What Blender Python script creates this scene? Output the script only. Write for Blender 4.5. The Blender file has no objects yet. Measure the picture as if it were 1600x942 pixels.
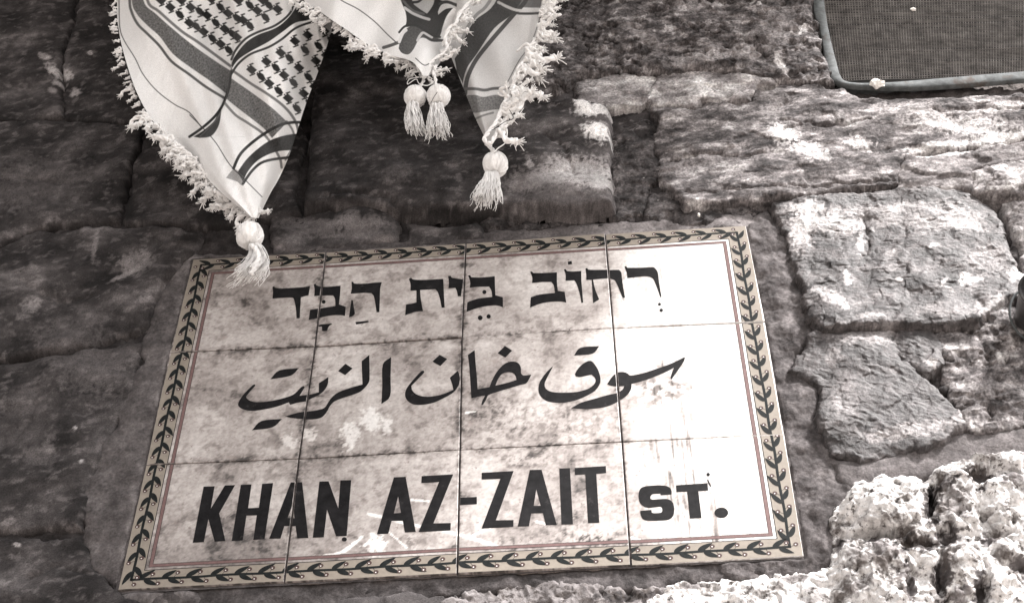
import bpy, math, random
import numpy as np
from mathutils import Vector, Matrix
from mathutils.geometry import tessellate_polygon

# ---------------------------------------------------------------- camera
ZB = 2.5                                    # height of the sign's lower edge above the street
F = 2537.81
RC = np.array([[0.99731045, -0.00265502, -0.07324486],
               [-0.05620706, -0.66907206, -0.74106905],
               [-0.04703854, 0.74319279, -0.6674218]])   # camera right / down / forward in wall axes
CC = np.array([0.42715619, -0.88777382, 1.11260925])      # camera in wall axes (x right, y up, out of wall)

def w2b(p):                                  # wall axes -> world
    return (p[0], -p[2], p[1] + ZB)

sc = bpy.context.scene
cam = bpy.data.cameras.new('camera')
co = bpy.data.objects.new('camera', cam)
sc.collection.objects.link(co)
cam.sensor_width = 36.0
cam.lens = F / 1600 * 36.0
cam.clip_start = 0.02
cam.clip_end = 500
r, d, f = [Vector((v[0], -v[2], v[1])) for v in RC]
M = Matrix.Identity(4)
for i in range(3):
    M[i][0] = r[i]; M[i][1] = -d[i]; M[i][2] = -f[i]
M.translation = Vector(w2b(CC))
co.matrix_world = M
sc.camera = co

# ---------------------------------------------------------------- sky and sun
SUN_EL, SUN_AZ = 50.0, 52.0                  # elevation; azimuth to the right of the wall normal
w = bpy.data.worlds.new('World'); sc.world = w; w.use_nodes = True
nt = w.node_tree; bg = nt.nodes['Background']
sky = nt.nodes.new('ShaderNodeTexSky'); sky.sky_type = 'NISHITA'; sky.sun_disc = False
sky.sun_elevation = math.radians(SUN_EL)
sky.sun_rotation = math.radians(180 - SUN_AZ)
sky.air_density = 1.0; sky.dust_density = 4.0; sky.ozone_density = 0.6
hs = nt.nodes.new('ShaderNodeHueSaturation'); hs.inputs['Saturation'].default_value = 0.12
nt.links.new(sky.outputs[0], hs.inputs['Color']); nt.links.new(hs.outputs[0], bg.inputs[0])
bg.inputs[1].default_value = 0.13
sl = bpy.data.lights.new('sun', 'SUN'); sl.energy = 3.9; sl.angle = math.radians(6)
sl.color = (1.0, 0.965, 0.95)
so = bpy.data.objects.new('sun', sl); sc.collection.objects.link(so)
el, az = math.radians(SUN_EL), math.radians(SUN_AZ)
SD = Vector((math.cos(el) * math.sin(az), -math.cos(el) * math.cos(az), math.sin(el)))
so.rotation_euler = SD.to_track_quat('Z', 'Y').to_euler()
so.location = (2, -2, 6)
sc.view_settings.view_transform = 'Standard'; sc.view_settings.look = 'None'
sc.view_settings.gamma = 1.0; sc.view_settings.use_curve_mapping = False
sc.view_settings.exposure = 1.3

# ---------------------------------------------------------------- maths helpers
rng = np.random.RandomState(7)
random.seed(7)
PERM = rng.permutation(512)
PERM = np.concatenate([PERM, PERM, PERM])
GR = rng.uniform(0, 2 * np.pi, 512); GX, GY = np.cos(GR), np.sin(GR)
RV = rng.uniform(0, 1, 512); RV2 = rng.uniform(0, 1, 512)

def _h(i, j, s):
    return PERM[(PERM[(i + s * 37) & 511] + j) & 511]

def perlin(x, y, s=0):
    xi = np.floor(x).astype(np.int64); yi = np.floor(y).astype(np.int64)
    fx, fy = x - xi, y - yi
    u, v = fx * fx * fx * (fx * (fx * 6 - 15) + 10), fy * fy * fy * (fy * (fy * 6 - 15) + 10)
    def g(di, dj):
        h = _h(xi + di, yi + dj, s)
        return GX[h] * (fx - di) + GY[h] * (fy - dj)
    a, b, c, e = g(0, 0), g(1, 0), g(0, 1), g(1, 1)
    return (a * (1 - u) + b * u) * (1 - v) + (c * (1 - u) + e * u) * v

def fbm(x, y, sc_, octv=4, s=0, gain=.5, ridge=False):
    t = 0; a = 1.0; f_ = 1.0 / sc_
    for k in range(octv):
        n = perlin(x * f_ + 3.1 * k, y * f_ + 7.7 * k, s + k)
        if ridge: n = .5 - 2 * np.abs(n)
        t = t + a * n; a *= gain; f_ *= 2.03
    return t

def worley(x, y, sc_, s=0):
    x = x / sc_; y = y / sc_
    xi = np.floor(x).astype(np.int64); yi = np.floor(y).astype(np.int64)
    d1 = np.full(x.shape, 9.0); d2 = np.full(x.shape, 9.0)
    for di in (-1, 0, 1):
        for dj in (-1, 0, 1):
            h = _h(xi + di, yi + dj, s)
            d = np.hypot(xi + di + RV[h] - x, yi + dj + RV2[h] - y)
            n = d < d1
            d2 = np.where(n, d1, np.minimum(d2, d)); d1 = np.where(n, d, d1)
    return d1, d2

def facet(x, y, sc_, s=0, slope=.5):
    """broken planes: every cell is a small tilted plane"""
    x = x / sc_; y = y / sc_
    xi = np.floor(x).astype(np.int64); yi = np.floor(y).astype(np.int64)
    d1 = np.full(x.shape, 9.0); v = np.zeros(x.shape)
    for di in (-1, 0, 1):
        for dj in (-1, 0, 1):
            h = _h(xi + di, yi + dj, s)
            dx, dy = x - (xi + di + RV[h]), y - (yi + dj + RV2[h])
            d = np.hypot(dx, dy); n = d < d1
            v = np.where(n, (GX[h] * dx + GY[h] * dy) * slope + (RV2[(h * 7) & 511] - .5), v); d1 = np.where(n, d, d1)
    return v

def chips(x, y, sc_, s):
    a, b = x + sc_ * .35 * fbm(x, y, sc_ * .7, 3, s + 1), y + sc_ * .35 * fbm(x, y, sc_ * .7, 3, s + 2)
    return facet(a, b, sc_, s, 1.0) + .45 * facet(a, b, sc_ * .42, s + 5, 1.0)

def sstep(a, b, x):
    t = np.clip((x - a) / (b - a), 0, 1); return t * t * (3 - 2 * t)

def px2w(px, py, dd=0.0):
    """photo pixel (1600 wide) -> wall x, y on the plane dd metres in front of the wall."""
    px = np.asarray(px, float); py = np.asarray(py, float)
    a = (px - 800) / F; b = (py - 471) / F
    v = a[..., None] * RC[0] + b[..., None] * RC[1] + RC[2]
    t = (dd - CC[2]) / v[..., 2]
    return CC[0] + t * v[..., 0], CC[1] + t * v[..., 1]

def w2px(x, y, dd=0.0):
    X, Y, Z = x - CC[0], y - CC[1], dd - CC[2]
    c = [RC[i][0] * X + RC[i][1] * Y + RC[i][2] * Z for i in range(3)]
    return 800 + F * c[0] / c[2], 471 + F * c[1] / c[2]

def pip(x, y, poly):
    ins = np.zeros(x.shape, bool); n = len(poly)
    for i in range(n):
        x1, y1 = poly[i]; x2, y2 = poly[(i + 1) % n]
        if y1 == y2: continue
        c = ((y1 > y) != (y2 > y)) & (x < (x2 - x1) * (y - y1) / (y2 - y1) + x1)
        ins ^= c
    return ins

def segd(x, y, pts, closed=False):
    d = np.full(x.shape, 1e9); n = len(pts)
    for i in range(n if closed else n - 1):
        x1, y1 = pts[i]; x2, y2 = pts[(i + 1) % n]
        dx, dy = x2 - x1, y2 - y1; L = dx * dx + dy * dy + 1e-12
        t = np.clip(((x - x1) * dx + (y - y1) * dy) / L, 0, 1)
        d = np.minimum(d, np.hypot(x - x1 - t * dx, y - y1 - t * dy))
    return d

def sdf(x, y, poly):
    d = segd(x, y, poly, True)
    return np.where(pip(x, y, poly), d, -d)

def spl(pts, n=8, closed=False):
    """Catmull-Rom through points"""
    P = np.array(pts, float); out = []
    N = len(P); rngk = range(N if closed else N - 1)
    for i in rngk:
        if closed: p0, p1, p2, p3 = P[i - 1], P[i], P[(i + 1) % N], P[(i + 2) % N]
        else: p0, p1, p2, p3 = P[max(i - 1, 0)], P[i], P[i + 1], P[min(i + 2, N - 1)]
        for k in range(n):
            t = k / n
            out.append(.5 * ((2 * p1) + (-p0 + p2) * t + (2 * p0 - 5 * p1 + 4 * p2 - p3) * t * t + (-p0 + 3 * p1 - 3 * p2 + p3) * t ** 3))
    if not closed: out.append(P[-1])
    return np.array(out)

# ---------------------------------------------------------------- object helpers
COL = sc.collection
def link(o, parent=None, label=None, cat=None, group=None, kind=None):
    COL.objects.link(o)
    if parent is not None: o.parent = parent
    if label: o['label'] = label
    if cat: o['category'] = cat
    if group: o['group'] = group
    if kind: o['kind'] = kind
    return o

def empty(name, wloc, label, cat, group=None):
    o = bpy.data.objects.new(name, None); o.empty_display_size = .05
    o.location = w2b(wloc)
    return link(o, None, label, cat, group)

def mesh_np(name, V, Fc, mats, cols=None, smooth=True, origin=(0, 0, 0), mi=None):
    """V in wall axes (n,3); Fc (m,3|4) or list"""
    me = bpy.data.meshes.new(name)
    V = np.asarray(V, float) - np.asarray(origin)
    B = np.empty_like(V); B[:, 0] = V[:, 0]; B[:, 1] = -V[:, 2]; B[:, 2] = V[:, 1]
    if isinstance(Fc, np.ndarray):
        m, k = Fc.shape
        me.vertices.add(len(B)); me.vertices.foreach_set('co', B.ravel().astype(np.float32))
        me.loops.add(m * k); me.loops.foreach_set('vertex_index', Fc.ravel().astype(np.int32))
        me.polygons.add(m); me.polygons.foreach_set('loop_start', np.arange(0, m * k, k, dtype=np.int32))
        me.update(calc_edges=True)
    else:
        me.from_pydata(B.tolist(), [], Fc)
    for mt in (mats if isinstance(mats, (list, tuple)) else [mats]): me.materials.append(mt)
    if mi is not None: me.polygons.foreach_set('material_index', np.asarray(mi, np.int32))
    me.polygons.foreach_set('use_smooth', np.full(len(me.polygons), smooth))
    if cols is not None:
        at = me.color_attributes.new('Col', 'FLOAT_COLOR', 'POINT')
        c = np.ones((len(B), 4), np.float32); c[:, :3] = cols
        at.data.foreach_set('color', c.ravel())
    me.update()
    return me

def obj_np(name, V, Fc, mats, parent=None, **k):
    porg = k.pop('porg', None)
    lk = {q: k.pop(q) for q in ('label', 'cat', 'group', 'kind') if q in k}
    # child meshes are stored relative to the parent's location
    if parent is not None:
        l = parent.matrix_basis.translation.copy(); q_ = parent.parent
        while q_ is not None: l = l + q_.matrix_basis.translation; q_ = q_.parent
        base = np.array([l[0], l[2] - ZB, -l[1]])
        k['origin'] = base
        me = mesh_np(name, V, Fc, mats, **k)
        o = bpy.data.objects.new(name, me)
    else:
        V = np.asarray(V, float)
        org = np.array(porg) if porg is not None else np.array([V[:, 0].mean(), V[:, 1].min(), V[:, 2].mean()])
        k['origin'] = org
        me = mesh_np(name, V, Fc, mats, **k)
        o = bpy.data.objects.new(name, me); o.location = w2b(org)
    return link(o, parent, **lk)

def grid_faces(ok, nx, ny):
    idx = np.arange(nx * ny).reshape(ny, nx)
    m = ok[:-1, :-1] & ok[1:, :-1] & ok[:-1, 1:] & ok[1:, 1:]
    return np.stack([idx[:-1, :-1][m], idx[:-1, 1:][m], idx[1:, 1:][m], idx[1:, :-1][m]], 1)

def compact(V, Fc, C=None):
    u, inv = np.unique(Fc, return_inverse=True)
    return V[u], inv.reshape(Fc.shape), (C[u] if C is not None else None)

def tube(P, R, seg=6):
    P = np.asarray(P, float); n = len(P)
    R = np.full(n, R) if np.isscalar(R) else np.asarray(R, float)
    T = np.gradient(P, axis=0); T /= np.linalg.norm(T, axis=1)[:, None] + 1e-12
    up = np.array([0.13, .2, 1.0]); N = np.cross(T, up); N /= np.linalg.norm(N, axis=1)[:, None] + 1e-12
    Bn = np.cross(T, N)
    a = np.arange(seg) * 2 * np.pi / seg
    V = P[:, None] + R[:, None, None] * (np.cos(a)[None, :, None] * N[:, None] + np.sin(a)[None, :, None] * Bn[:, None])
    V = V.reshape(-1, 3)
    i = np.arange(n - 1)[:, None] * seg; j = np.arange(seg)[None]; j2 = (j + 1) % seg
    Fq = np.stack([i + j, i + j2, i + seg + j2, i + seg + j], -1).reshape(-1, 4)
    # end caps as fans of quads (seg even)
    caps = []
    for b in (0, (n - 1) * seg):
        for k in range(1, seg - 2, 2):
            q = [b, b + k, b + k + 1, b + k + 2]; caps.append(q if b else q[::-1])
    return V, np.vstack([Fq, np.array(caps)])

def join(parts):
    V = []; Fs = []; o = 0
    for v, f_ in parts:
        V.append(v); Fs.append(f_ + o); o += len(v)
    return np.vstack(V), np.vstack(Fs)

def box(x0, x1, y0, y1, z0, z1):
    V = np.array([[x, y, z] for z in (z0, z1) for y in (y0, y1) for x in (x0, x1)], float)
    Fq = np.array([[0, 2, 3, 1], [4, 5, 7, 6], [0, 1, 5, 4], [2, 6, 7, 3], [0, 4, 6, 2], [1, 3, 7, 5]])
    return V, Fq

def blob(c, rx, ry, rz, amp, s, nu=28, nv=20):
    u = np.linspace(0, 2 * np.pi, nu, endpoint=False); v = np.linspace(0.02, np.pi - .02, nv)
    U, Vv = np.meshgrid(u, v)
    n = 1 + amp * (perlin(2.3 * np.cos(U) * np.sin(Vv) + 5, 2.3 * np.sin(U) * np.sin(Vv) + 2.1 * np.cos(Vv), s) * 2)
    X = c[0] + rx * np.cos(U) * np.sin(Vv) * n; Y = c[1] + ry * np.cos(Vv) * n; Z = c[2] + rz * np.sin(U) * np.sin(Vv) * n
    V = np.stack([X, Y, Z], -1).reshape(-1, 3)
    i = np.arange(nv - 1)[:, None] * nu; j = np.arange(nu)[None]; j2 = (j + 1) % nu
    return V, np.stack([i + j, i + nu + j, i + nu + j2, i + j2], -1).reshape(-1, 4)

# ---------------------------------------------------------------- materials
def mat(name, base=None, attr=False, rough=.9, metal=0.0, fine=None, vary=(.8, 1.2), vscale=300., bump=None, spec=.3, sheen=0, thr=None, trans=0, band=None):
    m = bpy.data.materials.new(name); m.use_nodes = True
    n = m.node_tree.nodes; l = m.node_tree.links; b = n['Principled BSDF']
    tc = n.new('ShaderNodeTexCoord'); co_ = tc.outputs['Object']
    if attr:
        a = n.new('ShaderNodeAttribute'); a.attribute_name = 'Col'; src = a.outputs['Color']
    else:
        a = n.new('ShaderNodeRGB'); a.outputs[0].default_value = (*base, 1); src = a.outputs[0]
    nz = n.new('ShaderNodeTexNoise'); nz.inputs['Scale'].default_value = vscale; nz.inputs['Detail'].default_value = 6
    nz.inputs['Roughness'].default_value = .65
    l.new(co_, nz.inputs['Vector'])
    mr = n.new('ShaderNodeMapRange'); mr.inputs['From Min'].default_value = .3; mr.inputs['From Max'].default_value = .7
    mr.inputs['To Min'].default_value = vary[0]; mr.inputs['To Max'].default_value = vary[1]
    l.new(nz.outputs['Fac'], mr.inputs['Value'])
    vm = n.new('ShaderNodeVectorMath'); vm.operation = 'MULTIPLY'
    l.new(src, vm.inputs[0]); l.new(mr.outputs[0], vm.inputs[1])
    out = vm.outputs[0]
    if band:
        n2 = n.new('ShaderNodeTexNoise'); n2.inputs['Scale'].default_value = band[0]; n2.inputs['Detail'].default_value = 7
        n2.inputs['Roughness'].default_value = .72; l.new(co_, n2.inputs['Vector'])
        m2 = n.new('ShaderNodeMapRange'); m2.inputs['From Min'].default_value = .34; m2.inputs['From Max'].default_value = .66
        m2.inputs['To Min'].default_value = band[1]; m2.inputs['To Max'].default_value = band[2]; l.new(n2.outputs['Fac'], m2.inputs['Value'])
        v2 = n.new('ShaderNodeVectorMath'); v2.operation = 'MULTIPLY'; l.new(out, v2.inputs[0]); l.new(m2.outputs[0], v2.inputs[1]); out = v2.outputs[0]
    if thr:            # sparse dark specks of grime: (scale, threshold, colour)
        for (s_, t_, c_, w_) in thr:
            sp = n.new('ShaderNodeTexNoise'); sp.inputs['Scale'].default_value = s_; sp.inputs['Detail'].default_value = 4
            sp.inputs['Roughness'].default_value = .7
            l.new(co_, sp.inputs['Vector'])
            r_ = n.new('ShaderNodeMapRange'); r_.inputs['From Min'].default_value = t_; r_.inputs['From Max'].default_value = t_ + (.13 if s_ < 40 else .06)
            r_.inputs['To Max'].default_value = w_
            l.new(sp.outputs['Fac'], r_.inputs['Value'])
            mx = n.new('ShaderNodeMix'); mx.data_type = 'RGBA'
            l.new(r_.outputs[0], mx.inputs[0]); l.new(out, mx.inputs[6]); mx.inputs[7].default_value = (*c_, 1)
            out = mx.outputs[2]
    l.new(out, b.inputs['Base Color'])
    b.inputs['Roughness'].default_value = rough; b.inputs['Metallic'].default_value = metal
    b.inputs['Specular IOR Level'].default_value = spec
    if sheen: b.inputs['Sheen Weight'].default_value = sheen
    if trans: b.inputs['Subsurface Weight'].default_value = 0
    if bump:
        prev = None
        for (s_, st) in bump:
            bn = n.new('ShaderNodeTexNoise'); bn.inputs['Scale'].default_value = s_; bn.inputs['Detail'].default_value = 5
            bn.inputs['Roughness'].default_value = .6
            l.new(co_, bn.inputs['Vector'])
            bp = n.new('ShaderNodeBump'); bp.inputs['Distance'].default_value = st; bp.inputs['Strength'].default_value = 1
            l.new(bn.outputs['Fac'], bp.inputs['Height'])
            if prev: l.new(prev, bp.inputs['Normal'])
            prev = bp.outputs[0]
        l.new(prev, b.inputs['Normal'])
    return m

M_STONE = mat('stone', attr=True, rough=.88, vary=(.42, 1.62), vscale=400, bump=[(210, .0013), (900, .0006)], spec=.25, band=(80, .55, 1.45), thr=[(130, .64, (.012, .010, .009), .7), (200, .665, (.5, .47, .45), .6)])
M_SMOKY = mat('smoky_stone', attr=True, rough=.85, vary=(.5, 1.5), vscale=750, bump=[(120, .0007), (700, .0006)], spec=.25, band=(40, .68, 1.35), thr=[(170, .66, (.010, .009, .008), .6), (240, .70, (.16, .14, .13), .5)])
M_KARST = mat('white_karst', attr=True, rough=.9, vary=(.7, 1.15), vscale=300, bump=[(160, .0016), (700, .0006)], spec=.2, thr=[(38, .50, (.10, .085, .078), .9), (130, .57, (.06, .05, .046), .88), (330, .64, (.05, .042, .04), .7)])
M_TOOLED = mat('tooled_stone', attr=True, rough=.55, vary=(.5, 1.5), vscale=380, bump=[(300, .0010), (1000, .0005)], spec=.35, band=(70, .55, 1.5))
M_MORTAR = mat('mortar', attr=True, rough=.95, vary=(.65, 1.35), vscale=420, bump=[(180, .0010), (700, .0006)], spec=.2, band=(60, .6, 1.4), thr=[(300, .66, (.02, .018, .016), .7)])
M_GLAZE = mat('glazed_tile', attr=True, rough=.42, vary=(.80, 1.12), vscale=260, bump=[(90, .0002)], spec=.4,
              thr=[(150, .625, (.17, .13, .12), .7), (380, .66, (.12, .095, .09), .75), (48, .63, (.30, .25, .23), .45)])
M_TILEEDGE = mat('tile_body', (.42, .36, .33), rough=.9, bump=[(500, .0003)])
M_INK = mat('black_glaze', (.008, .0075, .008), rough=.55, vary=(.4, 2.0), vscale=90, spec=.12, thr=[(70, .62, (.035, .032, .032), .7), (260, .68, (.08, .07, .07), .6)])
M_BEIGE = mat('beige_glaze', (.25, .218, .182), rough=.55, vary=(.85, 1.1), vscale=160, spec=.35, thr=[(300, .67, (.13, .10, .09), .7)])
M_VINE = mat('green_black_glaze', (.011, .0125, .0125), rough=.55, vary=(.7, 1.6), vscale=200, spec=.10)
M_RED = mat('oxide_red_glaze', (.15, .092, .088), rough=.5, vary=(.8, 1.2), vscale=200, spec=.3)
M_BERRY = mat('berry_glaze', (.065, .038, .034), rough=.5, spec=.3)
M_WHITE = mat('white_glaze', (.78, .75, .73), rough=.45, spec=.35)
M_CLOTH = mat('woven_cotton', attr=True, rough=.95, vary=(.74, 1.10), vscale=1000, bump=[(1100, .00025)], spec=.1, sheen=.15)
M_YARN = mat('cotton_yarn', (.90, .885, .87), rough=.95, vary=(.85, 1.05), vscale=500, bump=[(900, .0005)], spec=.1, sheen=.2)
M_THREAD = mat('black_thread', (.02, .02, .022), rough=.9)
M_GALV = mat('weathered_zinc', (.10, .107, .108), rough=.8, metal=.2, vary=(.4, 1.5), vscale=70, bump=[(200, .0006)], spec=.4,
             thr=[(38, .55, (.07, .05, .04), .8)])
M_WIRE = mat('rusty_wire', (.165, .154, .146), rough=.85, metal=.1, vary=(.5, 1.5), vscale=60, spec=.2)
M_DUST = mat('dusty_board', (.009, .008, .0075), rough=.95, vary=(.2, 3.2), vscale=22, bump=[(80, .002)])
M_PIPE = mat('dark_iron', (.11, .105, .105), rough=.35, metal=.7, vary=(.5, 1.5), vscale=60, bump=[(150, .0005)], spec=.5)
M_LIME = mat('lime_chip', (.80, .77, .73), rough=.9, vary=(.9, 1.05), bump=[(500, .0008)])
M_WOOD = mat('old_wood', (.10, .07, .05), rough=.8, vary=(.6, 1.4), vscale=60)
M_CANVAS = mat('dark_canvas', (.10, .09, .085), rough=.95, vary=(.8, 1.2), vscale=100)
M_PAVE = mat('worn_paving', (.26, .235, .215), rough=.8, vary=(.7, 1.3), vscale=8, bump=[(30, .004)])
M_WALLF = mat('rough_limestone', (.12, .105, .098), rough=.9, vary=(.5, 1.5), vscale=30, bump=[(40, .01)])

TINT_D = np.array([1.08, .955, .952])       # warm brown of smoky stone
TINT_L = np.array([1.02, .99, .975])
def tint(a):
    t = np.clip(a / .5, 0, 1)[:, None]
    return a[:, None] * (TINT_D * (1 - t) + TINT_L * t)

# ---------------------------------------------------------------- the wall
wall = empty('stone_wall', (.35, -ZB, 0), 'old rough limestone wall that carries the tiled street sign, smoke-dark on the left and pale on the right', 'wall')

# light patches and dark stains on the stone, photo px: (x, y, rx, ry, angle, albedo, amount)
PATCH = [
 # left chips
 (93,112,20,7,15,.5,.9),(92,128,10,4,10,.42,.8),(70,90,10,4,20,.42,.8),(118,143,8,7,0,.42,.8),(142,85,4,3,0,.4,.8),(80,138,6,4,0,.34,.7),
 (95,92,16,14,0,.16,.4),
 (50,480,16,8,-40,.30,.7),(35,500,10,5,0,.25,.5),(215,412,26,14,-10,.24,.7),(195,428,30,4,-30,.34,.6),(150,385,4,26,8,.24,.6),(230,470,10,6,0,.3,.6),
 (75,700,12,8,0,.22,.5),(62,715,25,15,0,.15,.4),(118,672,3,3,0,.5,.9),(127,721,3,3,0,.6,.9),(13,812,14,5,-20,.30,.6),(25,850,6,3,0,.4,.7),
 (130,560,70,50,30,.13,.5),(60,290,70,40,-10,.12,.45),(40,660,40,40,0,.11,.4),
 # centre
 (565,365,35,10,-3,.16,.5),(500,352,60,12,0,.17,.6),(625,285,20,14,0,.13,.5),(560,350,50,8,0,.20,.5),
 (925,180,26,8,-8,.45,.8),(910,172,8,14,-50,.55,.8),(935,218,22,12,20,.52,.85),(905,285,55,28,0,.26,.75),(840,300,50,20,0,.17,.6),
 (940,300,14,20,0,.30,.6),(830,270,6,5,0,.3,.6),(880,330,70,16,0,.055,.7),
 # top right rough
 (1250,52,18,9,-10,.62,.9),(1178,6,5,4,0,.7,.9),(1186,13,4,3,0,.7,.9),(1046,46,8,6,0,.55,.8),(1080,14,40,6,-10,.34,.6),(1000,60,40,8,30,.28,.6),
 (1150,85,60,10,-5,.36,.6),(1090,95,50,8,-4,.42,.6),(1215,45,40,30,0,.28,.5),(890,30,60,40,0,.10,.5),
 (1220,105,5,18,-28,.62,.9),
 # band stone R1
 (1222,212,22,16,10,.72,.95),(1260,235,22,10,5,.7,.95),(1278,247,20,8,0,.66,.9),(1343,226,20,9,10,.66,.9),(1216,240,10,5,10,.6,.8),
 (1500,195,70,14,2,.62,.8),(1560,215,50,9,-3,.72,.9),(1430,175,60,12,10,.46,.7),(1320,185,40,6,0,.5,.6),(1150,270,40,6,-30,.40,.6),(1120,245,50,5,-25,.34,.5),
 (1210,170,20,12,0,.36,.6),(1560,170,40,8,-5,.55,.7),(1290,290,90,12,-8,.20,.6),(1380,205,30,10,0,.12,.6),(1280,195,30,12,0,.12,.5),
 (1060,262,30,10,0,.28,.5),
 # R5 big tooled stone
 (1325,435,7,12,0,.80,1),(1508,441,9,6,0,.85,1),(1522,436,14,5,5,.82,.95),(1508,430,8,4,-10,.8,.9),(1405,438,5,4,0,.7,.9),(1475,445,3,7,25,.6,.9),(1483,453,6,3,30,.6,.8),
 (1300,345,50,14,4,.60,.75),(1255,355,16,34,10,.62,.75),(1345,378,7,16,0,.62,.8),(1430,345,90,10,5,.46,.6),(1500,340,40,18,20,.50,.65),(1260,322,30,7,0,.66,.8),(1400,325,90,8,0,.44,.6),
 (1305,470,18,10,20,.62,.8),(1280,455,14,8,10,.58,.7),(1320,487,10,5,0,.66,.85),(1545,405,30,20,0,.42,.5),(1590,432,14,10,50,.66,.8),(1345,380,5,5,0,.8,.9),
 (1545,485,25,12,0,.42,.6),(1475,488,40,10,0,.36,.5),(1360,498,20,5,0,.6,.6),(1395,395,10,5,0,.5,.6),(1462,385,8,4,0,.6,.7),
 # R6
 (1350,530,40,10,0,.42,.6),(1385,520,14,14,0,.44,.5),(1330,585,30,12,0,.10,.5),(1320,620,20,30,10,.36,.5),(1430,672,70,10,-8,.42,.7),(1500,655,14,14,0,.40,.6),(1455,567,8,7,0,.6,.8),
 (1300,560,14,10,0,.5,.5),
 # R8
 (1563,478,16,14,0,.62,.8),(1565,555,8,7,30,.66,.8),(1540,610,40,20,0,.34,.5),(1510,520,20,10,0,.34,.5),
 # R2,R3,R4
 (1470,228,60,5,-6,.74,.9),(1475,238,45,5,-4,.66,.8),(1560,266,10,8,0,.8,.95),(1530,275,8,14,0,.52,.6),
]
PATCH = np.array(PATCH)

def patches(x, y, a, d0=0.0, seed=0):
    px, py = w2px(x, y, d0)
    wx = 7 * fbm(px, py, 22, 4, 60 + seed); wy = 7 * fbm(px, py, 22, 4, 70 + seed)
    nz = fbm(px, py, 6, 3, 81)
    for (cx, cy, rx, ry, an, al, am) in PATCH:
        m = (np.abs(px - cx) < 2.2 * max(rx, ry) + 8) & (np.abs(py - cy) < 2.2 * max(rx, ry) + 8)
        if not m.any(): continue
        c, s = math.cos(math.radians(an)), math.sin(math.radians(an))
        k = min(1, min(rx, ry) / 9.0)
        X = px[m] + wx[m] * k - cx; Y = py[m] + wy[m] * k - cy
        e = np.sqrt(((X * c + Y * s) / rx) ** 2 + ((-X * s + Y * c) / ry) ** 2)
        e = e + nz[m] * .9 * min(1, min(rx, ry) / 6.)
        wgt = .9 * am * (1 - sstep(.75, 1.3, e))
        a[m] = a[m] * (1 - wgt) + min(al * .92, .62) * wgt * (.75 + .6 * (nz[m] + .3))
    return a

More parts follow.
